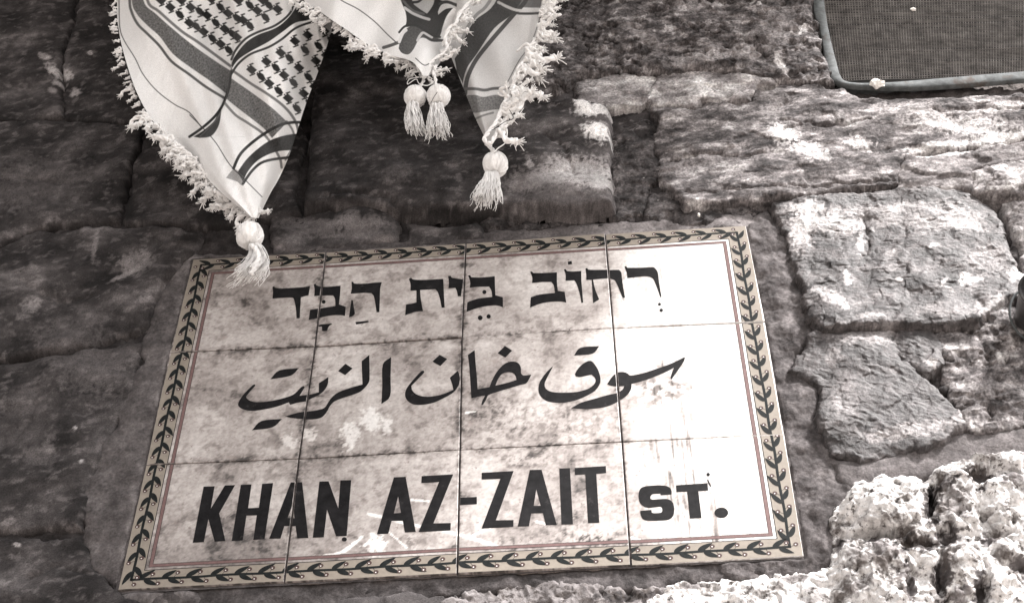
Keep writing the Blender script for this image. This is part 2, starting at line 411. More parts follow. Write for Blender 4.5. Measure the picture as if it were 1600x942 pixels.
def stone(poly, h0=0., kind='rough', alb=.1, var=.5, tx=0., ty=0., name='stone', sp=1.25, smooth=None, amp=1.0, edge=4., seed=None, ang=0, label=None, wob=1.0, parent=wall, extra=None, bulge=2., light=None, tone=None, grow=2.0):
    """poly in photo px; heights in mm"""
    global _SEED
    _SEED = seed if seed is not None else _SEED + 1
    s = _SEED * 3
    pts = np.array(poly, float)
    wx, wy = px2w(pts[:, 0], pts[:, 1], h0 / 1000.)
    wp = np.stack([wx, wy], 1)
    g = sp / 1000.
    x0, x1, y0, y1 = wx.min() - .017, wx.max() + .017, wy.min() - .017, wy.max() + .017
    nx, ny = int((x1 - x0) / g) + 2, int((y1 - y0) / (g * 1.1)) + 2
    X, Y = np.meshgrid(np.linspace(x0, x1, nx), np.linspace(y0, y1, ny))
    x, y = X.ravel() * 1000, Y.ravel() * 1000                      # mm
    wbx = wob * (4.5 * fbm(x, y, 24, 3, s + 1, .5)); wby = wob * (4.5 * fbm(x, y, 24, 3, s + 2, .5))
    D = sdf(x + wbx, y + wby, wp * 1000) + grow + ((.8 if kind == 'dark' else 1.6) * facet(x, y, 10, s + 61, 1.0) if kind not in ('mortar', 'smooth') else 0)
    c, sn = math.cos(math.radians(ang)), math.sin(math.radians(ang))
    xr, yr = x * c + y * sn, -x * sn + y * c
    h = h0 + tx * (x - x.mean()) / 100 + ty * (y - y.mean()) / 100
    Di = np.clip(D, 0, 1e3)
    h = h + bulge * (1 - np.exp(-Di / 25.))
    tone_ = lambda x, y, xr, yr: 0 * x
    big = fbm(x, y, 75, 2, s)
    rmask = .25 + .75 * sstep(-.15, .35, fbm(x, y, 38, 3, s + 51))          # worn smooth here, gritty there
    grit = rmask * .7 * fbm(x, y, 3.2, 2, s + 8)
    gtf = lambda x, y: .35 * (.35 + .5 * rmask) * fbm(x, y, 4.2, 4, s + 12, .75)
    if kind == 'rough':
        h = h + amp * (8 * big + 2.6 * chips(x, y * 1.2, 16, s + 3) + 1.8 * fbm(x, y, 14, 4, s + 5) + .7 * grit)
        tone_ = lambda x, y, xr, yr: fbm(x, y * 1.4, 26, 6, s + 11, .72) * 1.7 + gtf(x, y)
    elif kind == 'dark':
        h = h + amp * (9 * big + 1.5 * chips(x, y * 1.3, 60, s + 3) + 1.3 * fbm(x * .8, y, 26, 4, s + 5, .5) + .4 * grit)
        tone_ = lambda x, y, xr, yr: fbm(x * .8, y * 1.15, 52, 6, s + 11, .62) * 1.5 + gtf(x, y) * .8
    elif kind == 'pitted':
        wx1, wy1 = x + 4 * fbm(x, y, 9, 3, s + 2), y * 1.5 + 4 * fbm(x, y, 9, 3, s + 4)
        f1, f2 = worley(wx1, wy1, 12, s); f3, _ = worley(wx1, wy1, 5.2, s + 3)
        pit = (1 - sstep(.10, .42, f1)) * sstep(-.08, .2, fbm(x, y, 40, 2, s + 7))
        h = h + amp * (9 * big + 2.6 * chips(x, y * 1.2, 28, s + 3) + 1.8 * fbm(x, y * 1.2, 20, 3, s + 5, .5) - 10 * pit - 2.0 * (1 - sstep(.1, .42, f3)) + .7 * grit)
        tone_ = lambda x, y, xr, yr: fbm(x, y * 1.4, 24, 6, s + 11, .7) * 2.0 + gtf(x, y)
    elif kind == 'layer':
        h = h + amp * (8 * big + 2.3 * chips(xr * .6, yr * 1.1, 30, s + 3) + 1.5 * fbm(xr * .6, yr * 1.2, 24, 3, s + 5, .5) + .6 * grit)
        tone_ = lambda x, y, xr, yr: fbm(xr * .6, yr * 1.4, 26, 6, s + 11, .7) * 2.1 + gtf(x, y)
    elif kind == 'tooled':
        ca = 14 * fbm(x, y, 90, 2, s + 21)
        u_ = yr + ca + 1.6 * fbm(xr, yr, 12, 3, s + 22)
        cut = np.abs(((u_ / 4.4) % 1.0) - .5) * 2                              # chisel strokes
        am_ = .35 + 1.1 * sstep(-.3, .4, fbm(x, y, 34, 3, s + 23))
        seg_ = fbm(xr / 3.2, yr, 3.6, 2, s + 4)
        h = h + amp * (7 * big + 1.3 * chips(x, y, 30, s + 3) + am_ * (1.0 * cut + 1.25 * seg_) + .55 * grit)
        tone_ = lambda x, y, xr, yr: fbm(xr * .6, yr * 1.4, 28, 6, s + 11, .72) * 1.4 + .35 * (cut - .5) * am_ + .9 * fbm(xr * .4, yr, 3.4, 3, s + 13, .7)
    elif kind == 'smooth':
        h = h + amp * (6 * fbm(x, y, 60, 2, s) + 2.2 * chips(x * .6, y, 24, s + 3) + 1.6 * fbm(x * .6, y, 12, 4, s + 9, .6) + .5 * grit)
        tone_ = lambda x, y, xr, yr: fbm(x * .6, y, 30, 6, s + 11, .72) * 1.8 + gtf(x, y) * .7
    elif kind == 'mortar':
        h = h + amp * (5 * fbm(x, y, 40, 2, s) + 2.4 * fbm(x, y, 13, 3, s + 3, .5) + .7 * fbm(x, y, 3, 2, s + 8))
        tone_ = lambda x, y, xr, yr: fbm(x, y, 28, 4, s + 11, .55) * 1.0 + fbm(x, y, 3.4, 2, s + 12) * .4
    elif kind == 'karst_':
        pass
    elif kind == 'karst':
        wx1, wy1 = x + 9 * fbm(x, y, 18, 3, s + 2), y + 9 * fbm(x, y, 18, 3, s + 4)
        f3, _ = worley(wx1, wy1, 13, s + 3); f5, _ = worley(wx1, wy1 * 1.2, 5.5, s + 6)
        big = fbm(x, y, 42, 2, s)
        rg = fbm(wx1, wy1, 22, 5, s + 8, .58, True)
        pitm = sstep(-.02, .22, fbm(x, y, 26, 2, s + 14))
        h = h + amp * (12 * big + 3.5 * rg + 4 * chips(x, y, 26, s + 21) - 13 * (1 - sstep(.08, .40, f3)) * pitm - 3.0 * (1 - sstep(.1, .42, f5)) + .7 * fbm(x, y, 2.6, 2, s + 16))
        tone_ = lambda x, y, xr, yr: .5 * fbm(x, y, 30, 3, s + 11)
    if extra is not None:
        px, py = w2px(X.ravel(), Y.ravel(), h0 / 1000.)
        h = extra(px, py, h, x, y)
    if name == 'mortar_patch' and 'sign' in (label or ''):
        ds = sdf(x, y, SIGNQ); h = np.where(ds > -1.5, np.minimum(h, -4.0), np.minimum(h, -1.2 + .8 * np.clip(-ds, 0, 60) ** .7))
    qx, qy = w2px(X.ravel(), Y.ravel(), h0 / 1000.)
    for (cw_, cd_, cp_) in CRACKS:
        P_ = np.array(cp_); m = (qx > P_[:, 0].min() - 15) & (qx < P_[:, 0].max() + 15) & (qy > P_[:, 1].min() - 15) & (qy < P_[:, 1].max() + 15)
        if m.any():
            dd_ = segd(qx[m] + 5 * fbm(x[m], y[m], 12, 4, 961, .6), qy[m] + 5 * fbm(x[m], y[m], 12, 4, 965, .6), cp_)
            h[m] = h[m] - cd_ * (1 - sstep(cw_ * .4, cw_ * 1.3, dd_)) - .25 * cd_ * np.exp(-dd_ / 7.)
    hg = h.reshape(ny, nx)
    for _ in range(2 if kind != 'karst' else 1):
        hg[:, 1:-1] = .5 * hg[:, 1:-1] + .25 * (hg[:, :-2] + hg[:, 2:])
        hg[1:-1] = .5 * hg[1:-1] + .25 * (hg[:-2] + hg[2:])
    h = hg.ravel()
    # edge fall-off
    h = h - edge * .55 * np.exp(-Di / (edge * .55)) - np.where(D < 0, -D * (4.0 + .8 * fbm(x, y, 9, 2, s + 41)) + .5, 0)
    # colour follows the broken surface in depth as well, so it does not smear down steep faces
    xs, ys = x + .6 * h, y + 1.3 * h
    tone_ = tone_(xs, ys, xs * c + ys * sn, -xs * sn + ys * c)
    a = alb * np.exp(var * 1.5 * np.clip(tone_, -2.6, 1.6))
    a = a * (1.0 if kind == 'karst' else .62)
    if light: a = a + light * sstep(.15, .5, fbm(x, y * 1.4, 15, 4, s + 31, .6))
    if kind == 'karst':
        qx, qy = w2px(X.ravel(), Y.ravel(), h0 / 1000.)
        for (cx, cy, rx, ry, am_) in KSHADE:
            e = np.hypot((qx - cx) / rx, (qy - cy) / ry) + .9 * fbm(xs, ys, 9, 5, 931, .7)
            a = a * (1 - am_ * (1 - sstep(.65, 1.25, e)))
    a = patches(X.ravel(), Y.ravel(), a, h0 / 1000., 0)
    if tone is not None: a = tone(a, *w2px(X.ravel(), Y.ravel(), h0 / 1000.))
    a = np.clip(a, .012, .86)
    ok = (D > -7.0).reshape(ny, nx)
    Fq = grid_faces(ok, nx, ny)
    lj = .35 if kind in ('dark', 'mortar') else .6 if kind == 'layer' else 1.0
    lx = lj * 2.4 * fbm(x * .5 + h, y * .5 - .6 * h, 5, 3, s + 71, .6); ly = lj * 2.4 * fbm(x * .5 - .7 * h, y * .5 + h, 5, 3, s + 75, .6)
    V = np.stack([X.ravel() + lx / 1000., Y.ravel() + ly / 1000., h / 1000.], 1)
    V, Fq, C = compact(V, Fq, tint(a))
    return obj_np(name, V, Fq, M_TOOLED if kind == 'tooled' else M_KARST if kind == 'karst' else M_SMOKY if kind == 'dark' else (M_MORTAR if kind in ('mortar',) else M_STONE), parent, cols=C, label=label)
_SEED = 0
CRACKS = [(1.4, 7, [(466,326),(510,316),(560,312),(600,316),(622,326),(630,352)]), (1.2, 5, [(0,286),(60,278),(110,284)]), (1.3, 5, [(20,690),(50,650),(60,610)]),
          (1.3, 6, [(985,24),(1000,26),(1020,20),(1050,14)]), (1.4, 5, [(1072,304),(1180,298),(1300,290),(1398,284)]), (1.2, 5, [(640,120),(700,128),(760,118)]),
          (1.2, 5, [(1220,205),(1260,190),(1300,196),(1360,186)]), (1.3, 6, [(1040,250),(1100,238),(1150,242)]), (1.2, 4, [(1460,175),(1520,168),(1600,172)]),
          (1.3, 6, [(1530,520),(1545,560),(1535,610),(1550,650)]), (1.3, 6, [(850,215),(880,235),(900,290)]), (1.1, 4, [(1350,330),(1358,380),(1350,400)]),
          (1.3, 6, [(1140,60),(1180,70),(1200,100)]), (1.2, 5, [(30,440),(90,470),(150,462)]), (1.3, 6, [(40,900),(90,880),(140,896)]), (1.2, 5, [(270,260),(330,268),(400,262)])]
KSHADE = [(1455,795,14,40,.93),(1470,770,22,12,.8),(1375,850,60,10,.85),(1432,862,34,14,.9),(1480,850,22,18,.85),(1530,752,40,10,.93),(1580,765,20,14,.7),(1470,905,14,40,.9),(1530,932,14,26,.9),  # shade painted into the white rock's pits and hollows as darker colour
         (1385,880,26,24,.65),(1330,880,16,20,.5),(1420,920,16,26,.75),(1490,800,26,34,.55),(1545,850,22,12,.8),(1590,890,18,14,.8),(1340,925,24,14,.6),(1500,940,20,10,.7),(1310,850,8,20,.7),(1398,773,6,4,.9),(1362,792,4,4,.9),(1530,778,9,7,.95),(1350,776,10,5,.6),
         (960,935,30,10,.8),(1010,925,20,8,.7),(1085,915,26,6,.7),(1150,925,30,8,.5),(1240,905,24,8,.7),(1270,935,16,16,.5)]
SIGNQ = np.column_stack(px2w([183, 1257, 1166, 301], [922, 868, 353, 404], 0)) * 1000

# --- left, smoke-darkened courses
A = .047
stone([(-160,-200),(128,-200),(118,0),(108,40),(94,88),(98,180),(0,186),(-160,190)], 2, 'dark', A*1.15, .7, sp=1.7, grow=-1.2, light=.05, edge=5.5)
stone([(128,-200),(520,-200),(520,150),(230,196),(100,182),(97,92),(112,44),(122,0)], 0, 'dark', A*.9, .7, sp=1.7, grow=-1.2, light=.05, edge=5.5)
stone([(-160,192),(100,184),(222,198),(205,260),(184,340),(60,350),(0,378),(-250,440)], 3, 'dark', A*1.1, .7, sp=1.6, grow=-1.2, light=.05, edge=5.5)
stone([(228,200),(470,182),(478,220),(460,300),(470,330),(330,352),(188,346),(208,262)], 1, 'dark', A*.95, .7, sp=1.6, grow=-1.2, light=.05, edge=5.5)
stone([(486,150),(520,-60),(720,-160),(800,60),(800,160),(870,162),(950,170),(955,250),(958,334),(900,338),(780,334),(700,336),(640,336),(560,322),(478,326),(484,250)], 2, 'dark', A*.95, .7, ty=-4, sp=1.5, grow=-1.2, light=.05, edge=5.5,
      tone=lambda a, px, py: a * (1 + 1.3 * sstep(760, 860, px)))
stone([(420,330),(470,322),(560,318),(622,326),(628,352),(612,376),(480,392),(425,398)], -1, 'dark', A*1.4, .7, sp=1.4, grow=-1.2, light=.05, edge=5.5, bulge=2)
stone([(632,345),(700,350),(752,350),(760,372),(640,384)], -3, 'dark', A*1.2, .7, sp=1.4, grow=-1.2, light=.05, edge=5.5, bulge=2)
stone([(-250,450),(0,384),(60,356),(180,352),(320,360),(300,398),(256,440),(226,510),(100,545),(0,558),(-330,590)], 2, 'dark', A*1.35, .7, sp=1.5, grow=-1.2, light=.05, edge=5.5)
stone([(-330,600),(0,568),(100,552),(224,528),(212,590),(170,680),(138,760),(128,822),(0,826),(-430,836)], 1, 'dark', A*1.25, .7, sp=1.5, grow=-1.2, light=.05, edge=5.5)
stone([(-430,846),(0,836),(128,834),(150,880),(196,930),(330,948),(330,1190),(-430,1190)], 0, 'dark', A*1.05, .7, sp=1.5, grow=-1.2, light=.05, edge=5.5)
# --- top centre and right
stone([(745,-250),(1262,-250),(1266,0),(1284,90),(1300,124),(1222,124),(1160,112),(1100,104),(1030,112),(950,108),(905,118),(850,150),(770,150),(742,80)], 6, 'pitted', .165, .6, ty=-2, sp=1.1, edge=7, amp=1.15)
stone([(800,90),(850,96),(900,112),(905,150),(890,166),(800,168)], -4, 'dark', .07, bulge=5)
stone([(898,124),(960,116),(1022,112),(1030,122),(1012,152),(1000,162),(905,168)], 1, 'smooth', .50, .4, amp=.9, ty=-8, label='pale smooth wedge of stone packed into the joint')
stone([(1030,114),(1100,104),(1172,118),(1224,126),(1178,132),(1170,155),(1098,152),(1082,166),(1020,160),(1012,150)], 3, 'smooth', .50, .45, amp=1.0, wob=.6)
stone([(1034,176),(1020,164),(1084,170),(1100,157),(1176,160),(1186,136),(1226,128),(1310,138),(1345,146),(1450,152),(1800,140),(1800,214),(1600,216),(1418,238),(1402,262),(1400,288),(1296,298),(1204,310),(1072,322),(1052,296),(1034,270),(1026,215)], 4, 'layer', .175, .62, ty=-3, ang=4, sp=1.1)
stone([(956,180),(1026,188),(1022,214),(1032,272),(1012,290),(1000,330),(962,345)], -3, 'rough', .085, .6, ty=-5, tx=3, grow=3)
stone([(1056,300),(1075,322),(1200,312),(1180,336),(1100,350),(1050,352),(1010,348),(1016,302)], -4, 'rough', .10, .5)
stone([(1416,242),(1500,234),(1570,226),(1640,222),(1640,250),(1580,252),(1520,262),(1516,296),(1480,296),(1405,290),(1408,262)], 7, 'layer', .26, .4, ang=3, edge=5, label='small brownish stone with a white streaked upper edge')
stone([(1518,266),(1560,254),(1640,250),(1680,256),(1680,300),(1640,306),(1600,306),(1524,298)], 10, 'rough', .34, .5, bulge=8)
stone([(1568,312),(1640,308),(1700,310),(1700,470),(1604,462),(1604,420),(1594,380),(1580,345)], 3, 'smooth', .40, .3, bulge=8)
stone([(1212,312),(1300,302),(1400,292),(1462,296),(1500,296),(1548,320),(1562,348),(1570,385),(1590,424),(1606,440),(1602,455),(1560,470),(1538,484),(1526,502),(1480,506),(1400,503),(1330,508),(1290,512),(1272,494),(1258,440),(1240,400),(1228,348)], 8, 'tooled', .105, .5, ty=-4, ang=0, sp=1.0, grow=3.6, edge=3.5, bulge=1, wob=.8)
stone([(1272,520),(1330,514),(1396,508),(1392,534),(1406,562),(1440,588),(1484,628),(1502,660),(1470,686),(1400,702),(1345,716),(1308,702),(1286,660),(1286,600),(1240,572),(1262,540)], 5, 'tooled', .095, .35, ang=-24, sp=1.0, grow=3.6)
stone([(1404,508),(1450,508),(1462,530),(1470,566),(1446,584),(1412,560),(1398,532)], 3, 'tooled', .10, .3, ang=-40, sp=1.0, grow=3.6, wob=.4, label='small curved flake of tooled stone split off its neighbour')
stone([(1466,512),(1528,508),(1546,480),(1560,474),(1620,484),(1850,480),(1950,660),(1600,664),(1520,676),(1508,658),(1494,622),(1480,596),(1474,560)], 2, 'pitted', .20, .6, sp=1.1, amp=.8)
for (cx, cy, rr) in [(1574,332,9),(1583,374,11),(1588,398,10),(1580,350,7),(1592,352,8),(1292,510,8),(1466,592,8),(1473,610,6)]:
    k = 9; rr2 = rr * .9
    stone([(cx + rr2 * math.cos(t) , cy + rr * math.sin(t)) for t in np.linspace(0, 6.28, k, endpoint=False)], -9, 'dark', .10, bulge=9, sp=.8, edge=3, wob=.35, name='packing_pebble')
for (cx, cy, rx, ry) in [(770,352,20,12),(800,342,16,10),(838,356,24,8),(880,352,22,8),(920,356,26,7),(975,345,16,9),(1110,340,26,8),(1160,334,20,7),(1060,335,16,9),(1085,318,10,12),(876,150,12,10)]:
    stone([(cx + rx * math.cos(t), cy + ry * math.sin(t)) for t in np.linspace(0, 6.28, 10, endpoint=False)], -8, 'rough', .075, bulge=10, sp=1.0, edge=4, wob=.5, name='packing_pebble')

# --- white karst rocks, lower right
def lumps(spec):
    def fn(px, py, h, x, y):
        wxx = 6 * fbm(x, y, 16, 3, 91); wyy = 6 * fbm(x, y, 16, 3, 95)
        for (cx, cy, rx, ry, hh) in spec:
            e = np.sqrt(((px + wxx - cx) / rx) ** 2 + ((py + wyy - cy) / ry) ** 2)
            if hh > 0:
                h = np.maximum(h, KH * hh * np.clip(1.12 - e ** 3.5, 0, 2) ** .5 + .9 * h - 5 * np.clip(e - 1.05, 0, 5))
            else:
                h = h + .8 * hh * (1 - sstep(.55, 1.15, e))
        return h
    return fn
KH = .6
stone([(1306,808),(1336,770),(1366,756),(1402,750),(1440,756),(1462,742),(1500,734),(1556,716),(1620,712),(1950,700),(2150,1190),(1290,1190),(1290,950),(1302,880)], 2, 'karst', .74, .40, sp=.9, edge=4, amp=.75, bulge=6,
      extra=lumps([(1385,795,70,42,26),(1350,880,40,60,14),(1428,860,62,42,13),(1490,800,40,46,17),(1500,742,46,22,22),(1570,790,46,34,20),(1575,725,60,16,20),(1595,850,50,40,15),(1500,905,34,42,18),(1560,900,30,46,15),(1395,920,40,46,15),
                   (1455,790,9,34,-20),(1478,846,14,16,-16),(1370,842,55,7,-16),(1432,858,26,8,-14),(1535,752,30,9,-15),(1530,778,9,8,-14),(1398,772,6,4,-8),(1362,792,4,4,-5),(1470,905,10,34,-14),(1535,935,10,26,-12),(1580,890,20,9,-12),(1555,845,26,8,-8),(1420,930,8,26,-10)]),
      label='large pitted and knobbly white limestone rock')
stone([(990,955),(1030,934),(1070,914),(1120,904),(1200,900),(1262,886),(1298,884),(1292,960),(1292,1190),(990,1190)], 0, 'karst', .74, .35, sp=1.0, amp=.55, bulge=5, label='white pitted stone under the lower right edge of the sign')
stone([(690,948),(730,922),(800,912),(880,908),(930,912),(1060,916),(1020,938),(988,955),(986,1190),(690,1190)], -2, 'karst', .22, .7, sp=1.1, amp=.5)
stone([(335,955),(420,942),(560,936),(690,930),(688,1190),(335,1190)], -3, 'dark', .085, .5, sp=1.3)

# --- mortar patches
stone([(296,392),(270,408),(256,446),(240,462),(236,500),(220,524),(222,566),(206,600),(190,622),(182,660),(150,700),(146,730),(122,776),(132,820),(140,842),(150,880),(190,935),(300,935),(400,600),(420,400)], -1.8, 'mortar', .135, .4, sp=1.1, amp=.6, edge=9, grow=3, wob=1.8, bulge=1, name='mortar_patch', label='grey mortar smeared down the left side of the sign',
      tone=lambda a, px, py: a * (1 + .9 * (1 - sstep(0, 16, -sdf(px + 8 * fbm(px, py, 14, 3, 971), py, [(300,405),(180,925),(400,925),(420,400)]))) * sstep(-.2, .3, fbm(px, py, 40, 3, 975))))
stone([(1100,352),(1168,338),(1196,326),(1222,350),(1244,410),(1262,470),(1270,510),(1236,570),(1278,610),(1284,670),(1306,712),(1330,770),(1306,802),(1300,880),(1248,898),(1150,905),(1100,860)], -1.5, 'mortar', .135, .6, sp=1.0, amp=1.2, edge=5, bulge=1, name='mortar_patch', label='lumpy grey mortar along the right side of the sign')
stone([(1300,716),(1340,722),(1410,708),(1508,676),(1600,670),(1950,664),(1950,704),(1600,716),(1480,738),(1400,750),(1336,768),(1310,740)], -1, 'mortar', .19, .25, sp=1.1, amp=.5, bulge=2, name='mortar_patch', label='band of smooth grey mortar above the white rock')
stone([(184,905),(700,880),(1250,860),(1300,880),(1262,890),(1150,902),(1030,916),(940,926),(860,914),(720,926),(600,940),(340,952),(190,940)], -5, 'mortar', .10, .45, sp=1.1, amp=.9, bulge=1, name='mortar_patch', label='dark uneven mortar under the bottom edge of the sign')
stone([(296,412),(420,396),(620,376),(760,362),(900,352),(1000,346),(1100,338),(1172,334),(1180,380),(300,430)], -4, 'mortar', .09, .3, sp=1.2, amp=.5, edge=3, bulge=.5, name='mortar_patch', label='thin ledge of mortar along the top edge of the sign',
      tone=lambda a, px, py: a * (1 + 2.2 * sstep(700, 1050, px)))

# --- mortar bed behind everything
def bed():
    g = .0025
    x0, x1, y0, y1 = -.50, 1.16, -.20, 1.24
    nx, ny = int((x1 - x0) / g), int((y1 - y0) / g)
    X, Y = np.meshgrid(np.linspace(x0, x1, nx), np.linspace(y0, y1, ny)); x, y = X.ravel() * 1000, Y.ravel() * 1000
    h = -9 - 3 * sstep(450, 800, x) + 4 * fbm(x, y, 40, 2, 301) + 4.5 * fbm(x, y, 12, 4, 305, .6)
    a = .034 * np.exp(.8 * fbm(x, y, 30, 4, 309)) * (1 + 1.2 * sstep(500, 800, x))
    V = np.stack([X.ravel(), Y.ravel(), h / 1000], 1)
    ok = np.ones((ny, nx), bool)
    # opening behind the meshed window
    px, py = w2px(X, Y, 0)
    ok &= ~((px > 1290) & (py < 124))
    Fq = grid_faces(ok, nx, ny)
    obj_np('mortar_bed', V, Fq, M_MORTAR, wall, cols=tint(a))
bed()

# --- the wall beyond the photograph, coursed blocks down to the street
def far_wall():
    parts_spec = []
    rr = random.Random(3)
    n = 0
    me_cache = []
    for k in range(6):
        # a bevelled, slightly uneven block, unit size
        b = .04
        V = []; Fq = []
        N = 7
        u = np.linspace(0, 1, N)
        X, Y = np.meshgrid(u, u)
        e = np.minimum(np.minimum(X, 1 - X), np.minimum(Y, 1 - Y))
        h = -.05 * (e < .01) + .012 * fbm(X.ravel() * 10 + k * 9, Y.ravel() * 10, 4, 2, k).reshape(X.shape)
        V = np.stack([X.ravel(), Y.ravel(), h.ravel()], 1)
        Fq = grid_faces(np.ones((N, N), bool), N, N)
        me_cache.append(mesh_np('stone', V, Fq, M_WALLF))
    def put(x0, x1, y0, y1):
        nonlocal n
        o = bpy.data.objects.new('stone', me_cache[n % 6]); n += 1
        link(o, wall)
        base = wall.location
        p = Vector(w2b((x0, y0, 0))) - base
        o.location = p; o.scale = (x1 - x0 - .012, 1, y1 - y0 - .012)
    y = -2.5
    while y < 2.2:
        hh = rr.uniform(.22, .32)
        y2 = y + hh
        if y < -.20 and y2 > -.20: y2 = -.20
        if -.20 <= y < 1.24:
            if y2 > 1.24: y2 = 1.24
            spans = [(-2.6, -.5), (1.16, 3.4)]
        else: spans = [(-2.6, 3.4)]
        for (a, b) in spans:
            x = a
            while x < b - .01:
                x2 = min(b, x + rr.uniform(.3, .6))
                if b - x2 < .15: x2 = b
                put(x, x2, y, y2); x = x2
        y = y2
    # backing behind blocks
    parts = [box(-2.6, -.505, -2.5, 2.2, -.35, -.03), box(1.165, 3.4, -2.5, 2.2, -.35, -.03), box(-.5, 1.16, -2.5, -.205, -.35, -.03), box(-.5, 1.16, 1.245, 2.2, -.35, -.03),
             box(-.5, 1.16, -.2, 1.24, -.35, -.12)]
    V, Fq = join(parts)
    obj_np('wall_core', V, Fq, M_WALLF, wall, smooth=False)
far_wall()

# ---------------------------------------------------------------- street sign of twelve glazed tiles
TP = {(0,3):(301,404),(4,3):(1166,353),(4,0):(1257,868),(0,0):(183,922),(0,2):(264,550.5),(0,1):(227.6,726.6),(4,2):(1196,503),(4,1):(1226,678),
      (1,3):(509,393),(2,3):(728,380),(3,3):(945.6,365),(1,0):(444,909),(2,0):(714.5,897),(3,0):(986,883),
      (1,2):(492,541),(2,2):(722,527),(3,2):(958,513),(1,1):(467,717),(2,1):(719,703.5),(3,1):(972,690)}
TW = {k: np.array([float(v) for v in px2w(p[0], p[1], 0)]) for k, p in TP.items()}
sgn_o = (.3, 0, 0)
sign = empty('street_sign', sgn_o, 'cream tiled street sign with black lettering in three scripts and a vine border', 'street sign')
TILT = {}
rt = random.Random(5)
tiles = []
for j in range(3):
    for i in range(4):
        q = [TW[(i, j)], TW[(i + 1, j)], TW[(i + 1, j + 1)], TW[(i, j + 1)]]
        c = sum(q) / 4
        TILT[(i, j)] = (c, rt.uniform(-.007, .007), rt.uniform(-.007, .007), rt.uniform(-.0005, .0006))
        tiles.append((i, j, q))

def tile_z(i, j, x, y):
    c, a, b, k = TILT[(i, j)]
    return k + a * (x - c[0]) + b * (y - c[1])

